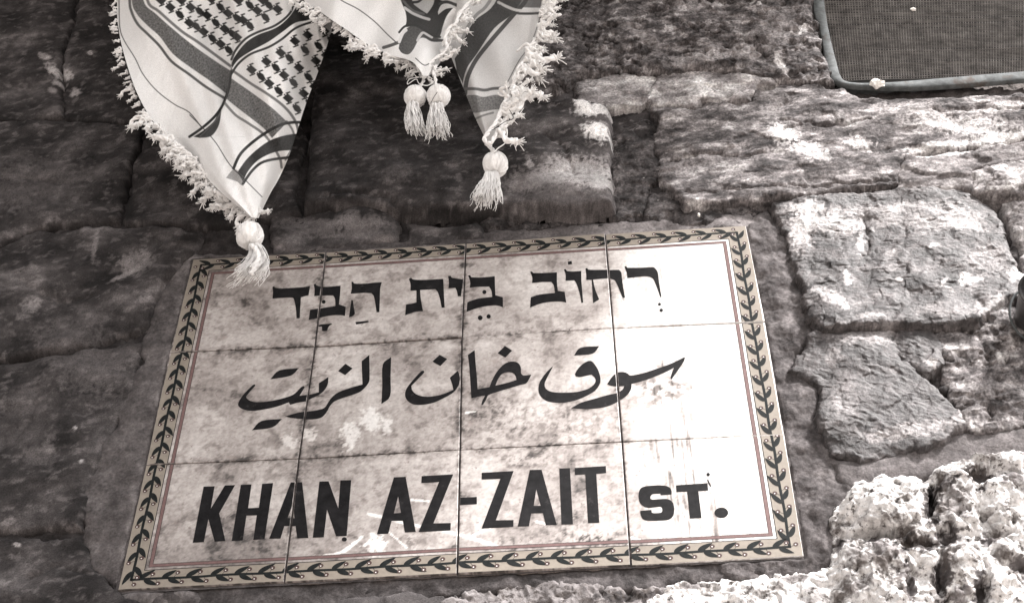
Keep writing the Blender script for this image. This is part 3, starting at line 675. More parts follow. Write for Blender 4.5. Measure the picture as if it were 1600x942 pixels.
SCR = [[(540,861),(552,850),(566,838)],[(499,870),(520,866),(535,862),(547,853),(558,846)],[(575,803),(598,808),(627,816),(662,824),(690,829),(717,836),(750,845),(781,856)],
       [(606,830),(620,842),(636,856)],[(738,838),(752,831),(766,827)],[(642,781),(670,784)],[(985,838),(1000,842)],[(838,815),(850,818),(857,820)],[(742,643),(728,645)]]
BLOBS = [(548,680,15,22,.74),(580,655,17,20,.76),(605,665,8,15,.72),(588,850,17,20,.82),(620,848,9,8,.28),(660,846,24,12,.30),(660,846,10,5,.18),(640,850,6,10,.15),
         (483,678,12,10,.65),(452,690,12,12,.62),(765,688,5,6,.16),(847,667,8,6,.2),(985,460,12,50,.80),(865,650,6,5,.3),(935,655,5,4,.2),(845,870,8,6,.25)]
def tile_col(x, y, i, ed=None):
    px, py = w2px(x, y, 0)
    X, Y = x * 1000, y * 1000
    g = .5 + .9 * fbm(X, Y, 70, 4, 401, .6)                         # broad grime
    f_ = .30 * sstep(-.25, .45, fbm(X, Y, 5.5, 5, 405, .8)) + .55 * sstep(.0, .5, fbm(X, Y, 22, 4, 406, .7))                        # fine mottling
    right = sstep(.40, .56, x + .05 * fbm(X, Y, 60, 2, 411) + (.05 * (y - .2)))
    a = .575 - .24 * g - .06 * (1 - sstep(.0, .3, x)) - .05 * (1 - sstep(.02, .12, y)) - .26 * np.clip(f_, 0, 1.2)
    pale_tone = .80 - .03 * g
    a = a * (1 - right) + pale_tone * right  # tone turns paler towards the right column
    if ed is not None:          # dirt gathered along the joints
        rim = np.exp(-ed / 3.2) * (.35 + 1.1 * sstep(-.2, .4, fbm(X, Y, 8, 4, 415, .7))) + .6 * np.exp(-ed / 14.) * sstep(.05, .5, fbm(X, Y, 12, 5, 417, .75))
        a = a - .26 * np.clip(rim, 0, 1.4) * (1 - .55 * right)
    # vertical run-off streaks
    st = fbm(X, Y * .035, 3.6, 4, 421, .6) + .30 * fbm(X, Y * .3, 5, 4, 425, .7)
    for (cx, hw, ytop, am) in [(1035,40,410,.75),(1060,26,400,.5),(1090,40,600,.8),(1040,60,640,.7),(1010,30,700,.7),(1095,24,780,.9),(1150,30,560,.4),(1125,20,560,.5),(1085,20,830,.8),(905,40,600,.5),(870,30,380,.4)]:
        cxs = cx + (py - 560) * .10
        m = np.exp(-((px - cxs) / hw) ** 2) * am * sstep(ytop - 20, ytop + 15, py)
        a = a - .20 * m * sstep(.0, .6, st) * (1 if cx > 950 else .5)
    # dirty cluster round the arabic word
    m = np.exp(-(((px - 1040) / 70) ** 2 + ((py - 605) / 30) ** 2))
    a = a - .42 * m * sstep(-.1, .3, fbm(X, Y, 10, 4, 431, .65))
    m = np.exp(-(((px - 1050) / 30) ** 2 + ((py - 568) / 9) ** 2)); a = a - .4 * m * sstep(-.1, .2, fbm(X, Y, 6, 3, 433))
    # grime clusters
    for (cx, cy, rx, ry, am) in [(780,650,60,40,.20),(345,815,50,30,.15),(820,720,40,12,.25),(890,650,60,60,.15),(900,800,60,50,.16),(540,830,30,20,.15),(500,620,60,40,.1),(1010,700,20,50,.12),(350,480,80,40,.10),(930,845,60,14,.3),(800,850,30,12,.2),(1160,640,30,50,.1),(660,835,50,16,.18)]:
        m = np.exp(-(((px - cx) / rx) ** 2 + ((py - cy) / ry) ** 2))
        a = a - am * m * sstep(-.05, .3, fbm(X, Y, 7, 4, 441, .7))
    for (cx, cy, rx, ry, v) in BLOBS:
        e = np.hypot((px - cx) / rx, (py - cy) / ry) + .75 * fbm(X, Y, 6, 5, 451, .7)
        m = .85 * (1 - sstep(.65, 1.15, e)) * sstep(-.9, -.2, fbm(X, Y, 2.5, 3, 455)); a = a * (1 - m) + v * m
    for k, s_ in enumerate(SCR):
        d = segd(px, py, s_); w_ = 2.6 if k < 3 else 1.6
        m = (1 - sstep(w_ * .5, w_ * 1.2, d + fbm(X, Y, 4, 2, 461) * 1.5)) * .85; a = a * (1 - m) + .86 * m
    a = np.clip(a, .05, .86)
    t = np.clip((a - .2) / .55, 0, 1)[:, None]
    return a[:, None] * (np.array([1.08, .95, .89]) * (1 - t) + np.array([1.0, .98, .955]) * t)

JG = .0007
def bil(q, u, v):
    return ((1 - u) * (1 - v))[..., None] * q[0] + (u * (1 - v))[..., None] * q[1] + (u * v)[..., None] * q[2] + ((1 - u) * v)[..., None] * q[3]
for (i, j, q) in tiles:
    N = 104
    e = JG / .15
    u = np.concatenate([[e, e + .0018], np.linspace(.012, .988, N - 4), [1 - e - .0018, 1 - e]])
    U, Vv = np.meshgrid(u, u)
    P = bil(q, U, Vv)
    x, y = P[..., 0].ravel(), P[..., 1].ravel()
    z = tile_z(i, j, x, y)
    ed = np.zeros((N, N)); ed[0] = ed[-1] = 1; ed[:, 0] = ed[:, -1] = 1
    z = z - .0006 * ed.ravel()
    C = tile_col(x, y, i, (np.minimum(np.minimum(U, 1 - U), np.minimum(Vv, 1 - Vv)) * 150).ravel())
    V = np.stack([x, y, z], 1)
    Fq = grid_faces(np.ones((N, N), bool), N, N)
    # body sides
    idx = np.arange(N * N).reshape(N, N)
    ring = np.concatenate([idx[0, :-1], idx[:-1, -1], idx[-1, :0:-1], idx[:0:-1, 0]])
    Vb = V[ring].copy(); Vb[:, 2] -= .008
    n0 = len(V); V = np.vstack([V, Vb]); C = np.vstack([C, np.tile(np.array([[.30, .25, .225]]), (len(Vb), 1))])
    k = np.arange(len(ring)); k2 = (k + 1) % len(ring)
    side = np.stack([ring[k], n0 + k, n0 + k2, ring[k2]], 1)
    Fall = np.vstack([Fq, side])
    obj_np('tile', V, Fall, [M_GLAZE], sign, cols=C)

# grout between and behind
def grout():
    parts = []
    c = [TW[(0,0)], TW[(4,0)], TW[(4,3)], TW[(0,3)]]
    nx, ny = 240, 180
    U, Vv = np.meshgrid(np.linspace(-.004, 1.004, nx), np.linspace(-.004, 1.004, ny))
    P = bil(c, U, Vv); x, y = P[..., 0].ravel(), P[..., 1].ravel()
    z = -.0022 + .0012 * fbm(x * 1000, y * 1000, 12, 3, 501)
    a = .05 + .05 * (fbm(x * 1000, y * 1000, 20, 3, 503) + .5)
    obj_np('grout', np.stack([x, y, z], 1), grid_faces(np.ones((ny, nx), bool), nx, ny), M_MORTAR, sign, cols=tint(np.clip(a, .02, 1)))
grout()

# ---- painted glaze: flat shapes clipped tile by tile so that the joints stay open
def clip_convex(poly, clip):
    out = poly
    n = len(clip)
    for i in range(n):
        a, b = clip[i], clip[(i + 1) % n]
        nx_, ny_ = -(b[1] - a[1]), b[0] - a[0]
        res = []
        for k in range(len(out)):
            p, q = out[k], out[(k + 1) % len(out)]
            dp = (p[0] - a[0]) * nx_ + (p[1] - a[1]) * ny_; dq = (q[0] - a[0]) * nx_ + (q[1] - a[1]) * ny_
            if dp >= 0: res.append(p)
            if (dp >= 0) != (dq >= 0):
                t = dp / (dp - dq); res.append((p[0] + t * (q[0] - p[0]), p[1] + t * (q[1] - p[1])))
        out = res
        if len(out) < 3: return []
    return out
CLIPS = []
for (i, j, q) in tiles:
    e = .0011 / .15
    uu = np.array([e, 1 - e, 1 - e, e]); vv = np.array([e, e, 1 - e, 1 - e])
    CLIPS.append((i, j, [tuple(p) for p in bil(q, uu, vv)]))

def paint_mesh(name, shapes, material, lift, parent=sign, **k):
    """shapes: list of [outer, hole...] in wall metres"""
    V = []; Fs = []
    for sh in shapes:
        loops = [[Vector((p[0], p[1], 0)) for p in lp] for lp in sh]
        flat = [p for lp in loops for p in lp]
        for tri in tessellate_polygon(loops):
            t = [(flat[q].x, flat[q].y) for q in tri]
            ar = (t[1][0] - t[0][0]) * (t[2][1] - t[0][1]) - (t[2][0] - t[0][0]) * (t[1][1] - t[0][1])
            if abs(ar) < 1e-12: continue
            if ar < 0: t = t[::-1]
            bx = (min(p[0] for p in t), max(p[0] for p in t), min(p[1] for p in t), max(p[1] for p in t))
            for (i, j, cl) in CLIPS:
                if bx[1] < min(p[0] for p in cl) or bx[0] > max(p[0] for p in cl) or bx[3] < min(p[1] for p in cl) or bx[2] > max(p[1] for p in cl): continue
                c = clip_convex(t, cl)
                if len(c) >= 3:
                    b = len(V)
                    for p in c: V.append((p[0], p[1], float(tile_z(i, j, p[0], p[1])) + lift))
                    Fs.append(list(range(b, b + len(c))))
    return obj_np(name, np.array(V), Fs, material, parent, smooth=False, **k)

def smooth_poly(pts, ang=48, n=4):
    P = np.array(pts, float); N = len(P); out = []
    corner = []
    for i in range(N):
        a = P[i] - P[i - 1]; b = P[(i + 1) % N] - P[i]
        c = abs(math.degrees(math.atan2(a[0] * b[1] - a[1] * b[0], a @ b)))
        corner.append(c > ang)
    for i in range(N):
        j = (i + 1) % N
        p1, p2 = P[i], P[j]
        L = np.linalg.norm(p2 - p1)
        m1 = (p2 - p1) if corner[i] else (P[j] - P[i - 1]) * .5
        m2 = (p2 - p1) if corner[j] else (P[(j + 1) % N] - P[i]) * .5
        for m in (m1, m2):
            l_ = np.linalg.norm(m)
            if l_ > L * 1.2: m *= L * 1.2 / l_
        if corner[i] and corner[j]: out.append(p1); continue
        for k in range(n):
            t = k / n
            out.append((2*t**3 - 3*t*t + 1) * p1 + (t**3 - 2*t*t + t) * m1 + (-2*t**3 + 3*t*t) * p2 + (t**3 - t*t) * m2)
    return np.array(out)

def Z(org, s, pts, sm=False):
    P = np.array(pts, float) / s + np.array(org)
    if sm: P = smooth_poly(P)
    x, y = px2w(P[:, 0], P[:, 1], 0)
    return list(zip(x.tolist(), y.tolist()))
def sq(cx, cy, r_, n=8):
    return [(cx + r_ * (math.cos(t) if n > 4 else math.cos(t)), cy + r_ * math.sin(t)) for t in np.linspace(.2, .2 + 6.283, n, endpoint=False)]

H1, H2, H3 = ((420,400),7.985), ((620,400),7.985), ((820,390),6.667)
heb = [
 (H1,[(45,385),(65,372),(80,392),(160,402),(330,392),(430,385),(515,370),(495,488),(400,512),(395,600),(385,775),(345,778),(340,680),(325,580),(310,530),(285,515),(150,520),(45,530),(52,450)]),
 (H1,[(560,350),(585,345),(600,365),(650,378),(760,378),(895,365),(888,480),(875,600),(960,630),(950,745),(890,735),(780,738),(640,765),(498,797),(515,670),(640,650),(830,620),(825,530),(800,488),(700,488),(565,497),(572,420)]),
 (H1,sq(684,568,26,6)),
 (H1,[(1030,320),(1050,318),(1070,340),(1200,342),(1320,330),(1410,325),(1390,400),(1385,520),(1380,700),(1345,702),(1330,600),(1310,500),(1280,462),(1180,458),(1020,468),(1035,400)]),
 (H1,[(1030,545),(1048,550),(1060,630),(1075,715),(1050,745),(1000,762),(1015,650)]),
 (H1,[(1080,822),(1240,806),(1250,820),(1225,830),(1090,853)]),
 (H1,[(610,878),(650,850),(785,840),(788,850),(760,864),(740,890),(725,932),(665,935),(663,880)]),
 (H2,[(150,285),(178,270),(205,292),(330,298),(580,287),(585,400),(590,520),(598,645),(560,648),(540,540),(510,450),(480,415),(290,425),(300,540),(328,690),(230,698),(105,740),(115,605),(180,595),(245,580),(245,430),(170,432),(172,350)]),
 (H2,[(640,252),(672,248),(690,272),(828,295),(815,390),(800,505),(762,505),(750,440),(730,400),(645,405),(650,330)]),
 (H2,[(890,240),(915,235),(930,262),(1060,265),(1222,250),(1225,370),(1230,485),(1322,512),(1325,635),(1240,612),(1120,620),(1000,645),(870,690),(880,570),(1000,530),(1190,505),(1180,430),(1150,378),(1000,382),(910,392),(915,320)]),
 (H2,sq(1092,446,28,6)),(H2,sq(1040,765,32,7)),(H2,sq(1145,748,28,7)),
 (H3,[(55,232),(75,228),(90,245),(180,245),(335,238),(335,340),(345,430),(415,440),(432,552),(370,540),(250,545),(150,565),(55,602),(62,495),(150,468),(315,450),(300,370),(275,338),(180,338),(75,348),(78,290)]),
 (H3,[(408,210),(425,205),(440,225),(500,230),(588,225),(590,330),(600,450),(608,552),(590,555),(570,450),(535,350),(515,322),(425,325),(425,260)]),
 (H3,[(447,128),(488,122),(494,154),(452,160)]),
 (H3,[(632,200),(650,195),(665,212),(800,215),(980,210),(1005,240),(1015,320),(1030,420),(1045,500),(1020,505),(990,430),(945,330),(915,310),(870,302),(710,315),(735,420),(775,520),(712,560),(705,440),(697,318),(640,318),(640,260)]),
 (H3,[(1038,178),(1055,172),(1070,190),(1200,190),(1320,185),(1350,190),(1385,240),(1400,350),(1425,495),(1412,498),(1385,420),(1345,320),(1315,292),(1260,280),(1170,287),(1068,298),(1062,245)]),
 (H3,sq(1403,570,16)),(H3,sq(1422,633,18)),
]
for q, (o, p) in enumerate(heb):
    paint_mesh('vowel_point' if q in (2, 5, 6, 10, 11, 12, 15, 18, 19) else 'hebrew_letter', [[Z(o[0], o[1], p, True)]], M_INK, .00022)
A1, A2, A3 = ((360,540),6.154), ((620,530),7.245), ((830,530),6.154)
ara = [
 (A1,[[(385,323),(470,238),(660,215),(580,288)]]),
 (A1,[[(208,815),(300,725),(497,705),(405,785)]]),
 (A1,[[(235,372),(240,385),(190,440),(150,490),(165,515),(220,540),(300,542),(430,525),(560,490),(620,460),(680,400),(705,388),(715,400),(665,482),(760,468),(850,445),(850,358),(942,298),(935,370),(900,430),(850,470),(760,515),(730,535),(650,548),(575,570),(562,545),(450,585),(330,612),(210,628),(130,615),(85,590),(75,560),(95,515),(140,455),(215,380)]]),
 (A1,[[(1035,240),(1105,170),(1175,215),(1103,280)]]),
 (A1,[[(1262,145),(1335,85),(1338,300),(1330,350),(1290,405),(1230,450),(1060,508),(1000,535),(960,575),(935,620),(905,665),(860,695),(760,708),(620,700),(525,682),(650,645),(770,628),(870,610),(910,590),(940,545),(980,490),(1050,440),(1180,395),(1270,370),(1265,250)]]),
 (A1,[[(1465,178),(1545,105),(1540,300),(1535,485),(1452,560),(1460,400)]]),
 (A2,[[(300,350),(313,365),(300,385),(165,525),(175,575),(220,620),(300,645),(400,645),(520,620),(640,570),(625,500),(600,435),(690,352),(708,400),(712,470),(695,530),(640,600),(540,660),(420,715),(300,740),(200,738),(140,710),(100,660),(95,600),(120,540),(200,440),(275,360)]]),
 (A2,[[(402,248),(485,172),(570,220),(492,300)]]),
 (A2,[[(805,185),(882,130),(895,300),(910,470),(915,570),(1050,545),(1080,470),(1130,380),(1200,300),(1270,262),(1340,260),(1385,285),(1405,330),(1408,390),(1435,415),(1525,405),(1470,498),(1400,520),(1200,580),(1040,635),(1010,690),(975,745),(958,745),(965,710),(1000,640),(960,645),(845,672),(835,500),(820,300)],
      [(1118,528),(1145,460),(1190,400),(1250,378),(1310,385),(1345,420),(1355,465),(1240,500)]]),
 (A2,[[(1142,165),(1225,82),(1307,135),(1230,212)]]),
 (A3,[[(412,160),(475,85),(655,70),(590,142)]]),
 (A3,[[(210,262),(200,285),(150,380),(130,430),(140,475),(190,505),(290,515),(430,508),(540,480),(600,440),(620,400),(610,370),(580,342),(540,350),(470,365),(430,360),(420,340),(440,300),(490,245),(550,212),(590,220),(640,290),(665,370),(660,430),(620,490),(560,530),(450,580),(330,608),(230,610),(140,590),(85,540),(70,480),(85,410),(140,330),(195,275)]]),
 (A3,[[(730,432),(780,360),(830,322),(880,315),(920,325),(955,348),(1080,325),(1200,285),(1340,235),(1480,168),(1470,210),(1410,300),(1350,385),(1340,370),(1350,330),(1370,275),(1280,320),(1120,385),(965,430),(960,480),(920,540),(840,595),(760,635),(660,660),(520,670),(385,662),(480,610),(600,575),(740,535),(830,515),(880,480),(895,448),(820,455),(760,445)]]),
]
for q, (o, ps) in enumerate(ara):
    paint_mesh('letter_dot' if q in (0, 1, 3, 7, 9, 10) else 'arabic_letter', [[Z(o[0], o[1], p, True) for p in ps]], M_INK, .00022)
L1, L2, L3, L4 = ((290,720),5.926), ((540,700),5.711), ((740,700),5.711), ((960,720),5.323)
lat = [
 (L1,[[(168,240),(270,237),(235,442),(365,230),(460,227),(312,487),(370,743),(270,748),(212,540),(170,752),(68,758)]],0),
 (L1,[[(513,225),(612,220),(580,440),(680,435),(710,215),(812,208),(732,725),(628,733),(660,505),(565,508),(530,737),(427,743)]],0),
 (L1,[[(975,203),(1080,198),(1137,712),(1035,716),(1018,602),(915,605),(880,720),(775,722)],[(996,395),(945,532),(1010,530)]],0),
 (L1,[[(1240,192),(1325,190),(1415,440),(1435,182),(1535,180),(1492,695),(1395,698),(1310,450),(1280,706),(1178,710)]],0),
 (L2,[[(432,265),(537,260),(627,750),(530,755),(512,650),(412,652),(382,765),(280,770)],[(470,435),(432,585),(495,580)]],0),
 (L2,[[(680,255),(962,240),(785,675),(940,672),(937,738),(652,752),(835,308),(677,317)]],0),
 (L2,[[(1015,448),(1172,440),(1172,505),(1015,513)]],0),
 (L3,[[(73,225),(358,208),(200,648),(357,645),(355,705),(72,722),(240,277),(73,285)]],0),
 (L3,[[(502,198),(607,195),(742,685),(645,690),(620,582),(515,585),(495,700),(395,702)],[(560,370),(537,518),(600,517)]],0),
 (L3,[[(765,183),(860,180),(887,680),(785,683)]],0),
 (L3,[[(903,178),(1180,160),(1183,222),(1095,230),(1122,665),(1022,670),(997,235),(905,240)]],0),
 (L4,[[(475,275),(385,282),(382,268),(320,272),(300,290),(300,312),(320,318),(430,312),(475,330),(495,370),(495,430),(475,470),(430,488),(290,492),(240,480),(218,440),(215,410),(308,403),(312,425),(330,430),(385,426),(398,412),(396,385),(380,376),(280,385),(225,360),(205,320),(203,260),(225,220),(280,205),(400,200),(455,215),(475,245)]],1),
 (L4,[[(512,200),(775,182),(780,243),(698,248),(725,470),(628,475),(605,252),(517,255)]],0),
 (L4,[[(890+57*math.cos(t),427+43*math.sin(t)) for t in np.linspace(0,6.283,24,endpoint=False)]],0),
 (L4,[[(780+15*math.cos(t),111+15*math.sin(t)) for t in np.linspace(0,6.283,10,endpoint=False)]],0),
 (L1,[[(1470+24*math.cos(t),726+20*math.sin(t)) for t in np.linspace(0,6.283,12,endpoint=False)]],0),
 (L4,[[(770,150),(780,152),(800,195),(808,215),(798,210),(780,185)]],0),
]
for q, (o, ps, s_) in enumerate(lat):
    paint_mesh('paint_spot' if q > 13 else ('full_stop' if q == 13 else 'latin_letter'), [[Z(o[0], o[1], p, bool(s_)) for p in ps]], M_INK, .00022)

# border: outer edge lines in wall metres, measured inward from the sign's real outline
EC = [TW[(0,0)], TW[(4,0)], TW[(4,3)], TW[(0,3)]]      # BL BR TR TL
def inset(dist):
    out = []
    for k in range(4):
        a, b, c = EC[k - 1], EC[k], EC[(k + 1) % 4]
        e1 = (b - a) / np.linalg.norm(b - a); e2 = (c - b) / np.linalg.norm(c - b)
        n1 = np.array([-e1[1], e1[0]]); n2 = np.array([-e2[1], e2[0]])
        A_ = np.array([n1, n2]); rhs = np.array([n1 @ a + dist, n2 @ c + dist])
        out.append(np.linalg.solve(A_, rhs))
    return out
def band(d0, d1):
    o, i = inset(d0), inset(d1)
    return [[[tuple(o[k]), tuple(o[(k + 1) % 4]), tuple(i[(k + 1) % 4]), tuple(i[k])]] for k in range(4)]
paint_mesh('border_band', band(.0, .0205), M_BEIGE, .00012)
paint_mesh('border_line', band(.0205, .0212), M_INK, .00018)
paint_mesh('red_line', band(.0242, .0272), M_RED, .00014)
paint_mesh('red_line_edging', band(.0238, .0242) + band(.0272, .0276), M_INK, .00018)

stem, leaves, berries, glints = [], [], [], []
mid = inset(.0108)
rv = random.Random(11)
for k in range(4):
    a, b = mid[k], mid[(k + 1) % 4]
    L = np.linalg.norm(b - a); t = (b - a) / L; n_ = np.array([-t[1], t[0]])
    pts = [a + t * s_ + n_ * .0004 * math.sin(s_ * 90 + k) for s_ in np.linspace(-.0008, L + .0008, 40)]
    w0 = .00125
    stem.append([[tuple(p + n_ * w0) for p in pts] + [tuple(p - n_ * w0) for p in pts[::-1]]])
    pitch = L / round(L / .0214); s_ = pitch * .28
    def leaf(base, dr, ln, wd, bend):
        pr = np.array([-dr[1], dr[0]])
        up, dn = [], []
        for q in np.linspace(0, 1, 9):
            c = base + dr * ln * q + pr * bend * ln * q * q
            ww = wd * (math.sin(math.pi * q ** .8) ** .8) * .5 * (1 - .15 * q)
            up.append(c + pr * ww); dn.append(c - pr * ww)
        return [[tuple(p) for p in up] + [tuple(p) for p in dn[-2:0:-1]]]
    while s_ < L - .004:
        j = lambda m: rv.uniform(-m, m)
        sgn = 1
        base = a + t * (s_ + j(.0006))
        leaves.append(leaf(base, (t * math.cos(.74 + j(.08)) + n_ * math.sin(.74)), .0160 + j(.0014), .0054, -.14))
        base = a + t * (s_ + .0050 + j(.0006))
        leaves.append(leaf(base, (t * math.cos(.66 + j(.08)) - n_ * math.sin(.66)), .0152 + j(.0014), .0054, .18))
        for (ds, off) in ((.0128, .0052), (-.0030, -.0055)):
            c = a + t * (s_ + ds + j(.0006)) + n_ * (off + j(.0004))
            if (c - a) @ t < .002: continue
            R_ = .0022
            berries.append([[tuple(c + R_ * np.array([math.cos(q), math.sin(q)])) for q in np.linspace(0, 6.283, 14, endpoint=False)]])
            c2 = c + np.array([-.0003, -.0004])
            glints.append([[tuple(c2 + .00062 * np.array([math.cos(q), math.sin(q)])) for q in np.linspace(0, 6.283, 10, endpoint=False)]])
            # hair stalk
            st0 = a + t * (s_ + ds - .003); c3 = c - np.array([0, 0])
            pr = np.array([-(c3 - st0)[1], (c3 - st0)[0]]); pr = pr / (np.linalg.norm(pr) + 1e-9) * .00018
            stem.append([[tuple(st0 + pr), tuple(st0 - pr), tuple(c3 - pr), tuple(c3 + pr)]])
        s_ += pitch
paint_mesh('vine_stem', stem, M_VINE, .00026)
paint_mesh('vine_leaves', leaves, M_VINE, .00030)
paint_mesh('vine_berries', berries, M_BERRY, .00034)
paint_mesh('berry_highlights', glints, M_WHITE, .00038)

# ---------------------------------------------------------------- meshed window
wx_, wy_ = px2w(1315, 128, .006)
win = empty('meshed_window', (float(wx_), float(wy_), 0), 'wire meshed window opening in a weathered zinc frame at the top right of the wall', 'window')
def frame_bar():
    d_ = .003
    outer = [(1252,-180),(1269,0),(1281,44),(1291,102),(1296,118),(1308,128),(1338,134),(1433,136),(1600,124),(1800,105)]
    inner = [(1271,-180),(1287.6,0),(1298,61),(1310,108),(1313,117),(1321,127),(1345,130),(1400,128),(1518,118),(1800,95)]
    o = spl(outer, 6); i = spl(inner, 6)
    ox, oy = px2w(o[:, 0], o[:, 1], d_); ix, iy = px2w(i[:, 0], i[:, 1], d_)
    n = len(ox)
    wv = .0006 * fbm(np.arange(n) * 3., np.arange(n) * 0., 8, 2, 5)
    sec = []
    for (t, z) in [(0, -.003), (0, d_ - .001), (.08, d_), (.92, d_ + .0005), (1, d_ - .0008), (1, -.014)]:
        sec.append(np.stack([ox * (1 - t) + ix * t, oy * (1 - t) + iy * t, np.full(n, z) + (wv if z > 0 else 0)], 1))
    V = np.stack(sec, 1).reshape(-1, 3); k = len(sec)
    Fq = []
    for a in range(n - 1):
        for b in range(k - 1):
            Fq.append([a * k + b, (a + 1) * k + b, (a + 1) * k + b + 1, a * k + b + 1])
    obj_np('window_frame', V, np.array(Fq)[:, ::-1], M_GALV, win)
frame_bar()
def screen():
    corners = [(1298,126),(1640,118),(1650,-200),(1262,-200)]
    q = [np.array([float(v) for v in px2w(a, b, .001)]) for a, b in corners]
    parts = []
    W_ = np.linalg.norm(q[1] - q[0]); H_ = np.linalg.norm(q[3] - q[0])
    P_ = .0030
    wr = .00045
    nu, nv = int(W_ / P_), int(H_ / P_)
    s_ = np.linspace(0, 1, 26)
    for a in range(nu + 1):
        u = a / nu + .0008 * rng.randn()
        P = bil(q, np.full(26, u), s_); z = .001 + .002 * fbm(P[:, 0] * 1000, P[:, 1] * 1000, 70, 2, 611)
        parts.append(tube(np.column_stack([P, z]), wr, 4))
    for a in range(nv + 1):
        v = a / nv + .0008 * rng.randn()
        P = bil(q, s_, np.full(26, v)); z = .0014 + .002 * fbm(P[:, 0] * 1000, P[:, 1] * 1000, 70, 2, 611)
        parts.append(tube(np.column_stack([P, z]), wr, 4))
    V, Fq = join(parts)
    obj_np('wire_mesh', V, Fq, M_WIRE, win, smooth=False, kind='stuff')
    # dusty board just behind
    nx = 60
    U, Vv = np.meshgrid(np.linspace(0, 1, nx), np.linspace(0, 1, nx)); P = bil(q, U, Vv)
    z = -.006 + .002 * fbm(P[..., 0].ravel() * 1000, P[..., 1].ravel() * 1000, 40, 3, 621)
    obj_np('back_board', np.column_stack([P.reshape(-1, 2), z]), grid_faces(np.ones((nx, nx), bool), nx, nx), M_DUST, win)
screen()

def chip(px, py, r_, d_, label, ex=1.3, seed=3):
    x, y = px2w(px, py, d_); R_ = r_ / 1650.
    V, Fq = blob((float(x), float(y), d_), R_ * ex, R_, R_ * .8, .28, seed, 16, 10)
    obj_np('plaster_chip', V, Fq, M_LIME, None, label=label, cat='plaster chip', smooth=False, porg=(float(x), float(y) - R_, d_))
chip(1371, 131, 11, .012, 'white plaster chip lodged on the lower bar of the window frame', seed=4)
chip(1427, 15, 4.5, .003, 'tiny white plaster chip stuck on the wire mesh', seed=8)
chip(1092, 336, 4, .004, 'tiny white plaster chip in the gap just above the sign', .6, seed=9)

# dark iron pipe at the right edge
def pipe():
    x, y = px2w(1622, 486, .02); x, y = float(x), float(y)
    o = empty('iron_pipe', (x, y, 0), 'dark iron pipe end with a thin rim jutting from the wall at the right edge', 'pipe')
    P = np.array([[x + .004, y + .012, -.03], [x + .002, y + .005, 0], [x, y, .03], [x - .001, y - .006, .055]])
    P = spl(P, 6)
    V, Fq = tube(P, .021, 28); obj_np('pipe_body', V, Fq, M_PIPE, o)
    rim = []
    V, Fq = tube(P[-3:], np.array([.0225, .0235, .0225]), 28); obj_np('pipe_rim', V, Fq, M_PIPE, o)
    # clamp wire round it
    t = np.linspace(0, 2 * np.pi, 40); c = P[9]
    ring = np.column_stack([c[0] + .026 * np.cos(t), c[1] + .030 * np.sin(t), np.full(40, .012) + .01 * np.sin(t)])
    V, Fq = tube(ring, .0013, 6); obj_np('clamp', V, Fq, M_GALV, o)
pipe()

# ---------------------------------------------------------------- keffiyeh scarves hanging in front of the wall
def P3(px, py, dd):
    """points seen at photo px but lying dd metres (array) in front of the wall"""
    px, py, dd = np.broadcast_arrays(np.asarray(px, float), np.asarray(py, float), np.asarray(dd, float))
    a = (px - 800) / F; b = (py - 471) / F
    v = a[..., None] * RC[0] + b[..., None] * RC[1] + RC[2]
    t = (dd - CC[2]) / v[..., 2]
    return np.stack([CC[0] + t * v[..., 0], CC[1] + t * v[..., 1], dd], -1)

class Cv:
    def __init__(s, px, py, base):
        s.x, s.y = px, py; s.c = np.full(px.shape, base)
    def line(s, pts, w, val, op=1.0):
        P = spl(pts, 5); lo = P.min(0) - w - 3; hi = P.max(0) + w + 3
        m = (s.x > lo[0]) & (s.x < hi[0]) & (s.y > lo[1]) & (s.y < hi[1])
        if not m.any(): return
        d = segd(s.x[m], s.y[m], P); k = op * (1 - sstep(w / 2 - .5, w / 2 + .6, d))
        s.c[m] = s.c[m] * (1 - k) + val * k
    def area(s, up, lo_, val, op=1.0, tex=.0):
        poly = np.vstack([spl(up, 5), spl(lo_, 5)[::-1]])
        mn, mx = poly.min(0) - 3, poly.max(0) + 3
        m = (s.x > mn[0]) & (s.x < mx[0]) & (s.y > mn[1]) & (s.y < mx[1])
        if not m.any(): return
        d = sdf(s.x[m], s.y[m], poly); k = op * sstep(-.6, .6, d)
        v = val * (1 + tex * fbm(s.x[m] * .4 + s.y[m], s.y[m] * .4 - s.x[m], 3, 3, 700))
        s.c[m] = s.c[m] * (1 - k) + v * k
    def motif(s, x, y, kind, L=14.5, W=12.5, an=48):
        m = (abs(s.x - x) < 16) & (abs(s.y - y) < 16)
        if not m.any(): return
        c, n = math.cos(math.radians(an)), math.sin(math.radians(an))
        X = (s.x[m] - x) * c + (s.y[m] - y) * n; Y = -(s.x[m] - x) * n + (s.y[m] - y) * c
        if kind == 0: d = np.maximum(abs(X) - L * .42, abs(Y + .12 * X) - W * .42)
        else: d = np.maximum(abs(X + .25 * Y) - L * .48, abs(Y) - W * .40 * (1 - .055 * abs(X)))
        # little hooks at the corners
        X2, Y2 = X + L * .45, Y + W * .45
        d = np.minimum(d, np.maximum(abs(X2 + .4 * Y2) - 1.2, abs(Y2) - 3.2))
        X2, Y2 = X - L * .45, Y - W * .40
        d = np.minimum(d, np.maximum(abs(X2 + .4 * Y2) - 1.1, abs(Y2) - 3.4))
        d = np.minimum(d, np.maximum(abs(Y - .5) - .9, abs(X) - L * .62))
        k = 1 - sstep(-.4, .7, d)
        s.c[m] = s.c[m] * (1 - k) + .012 * k

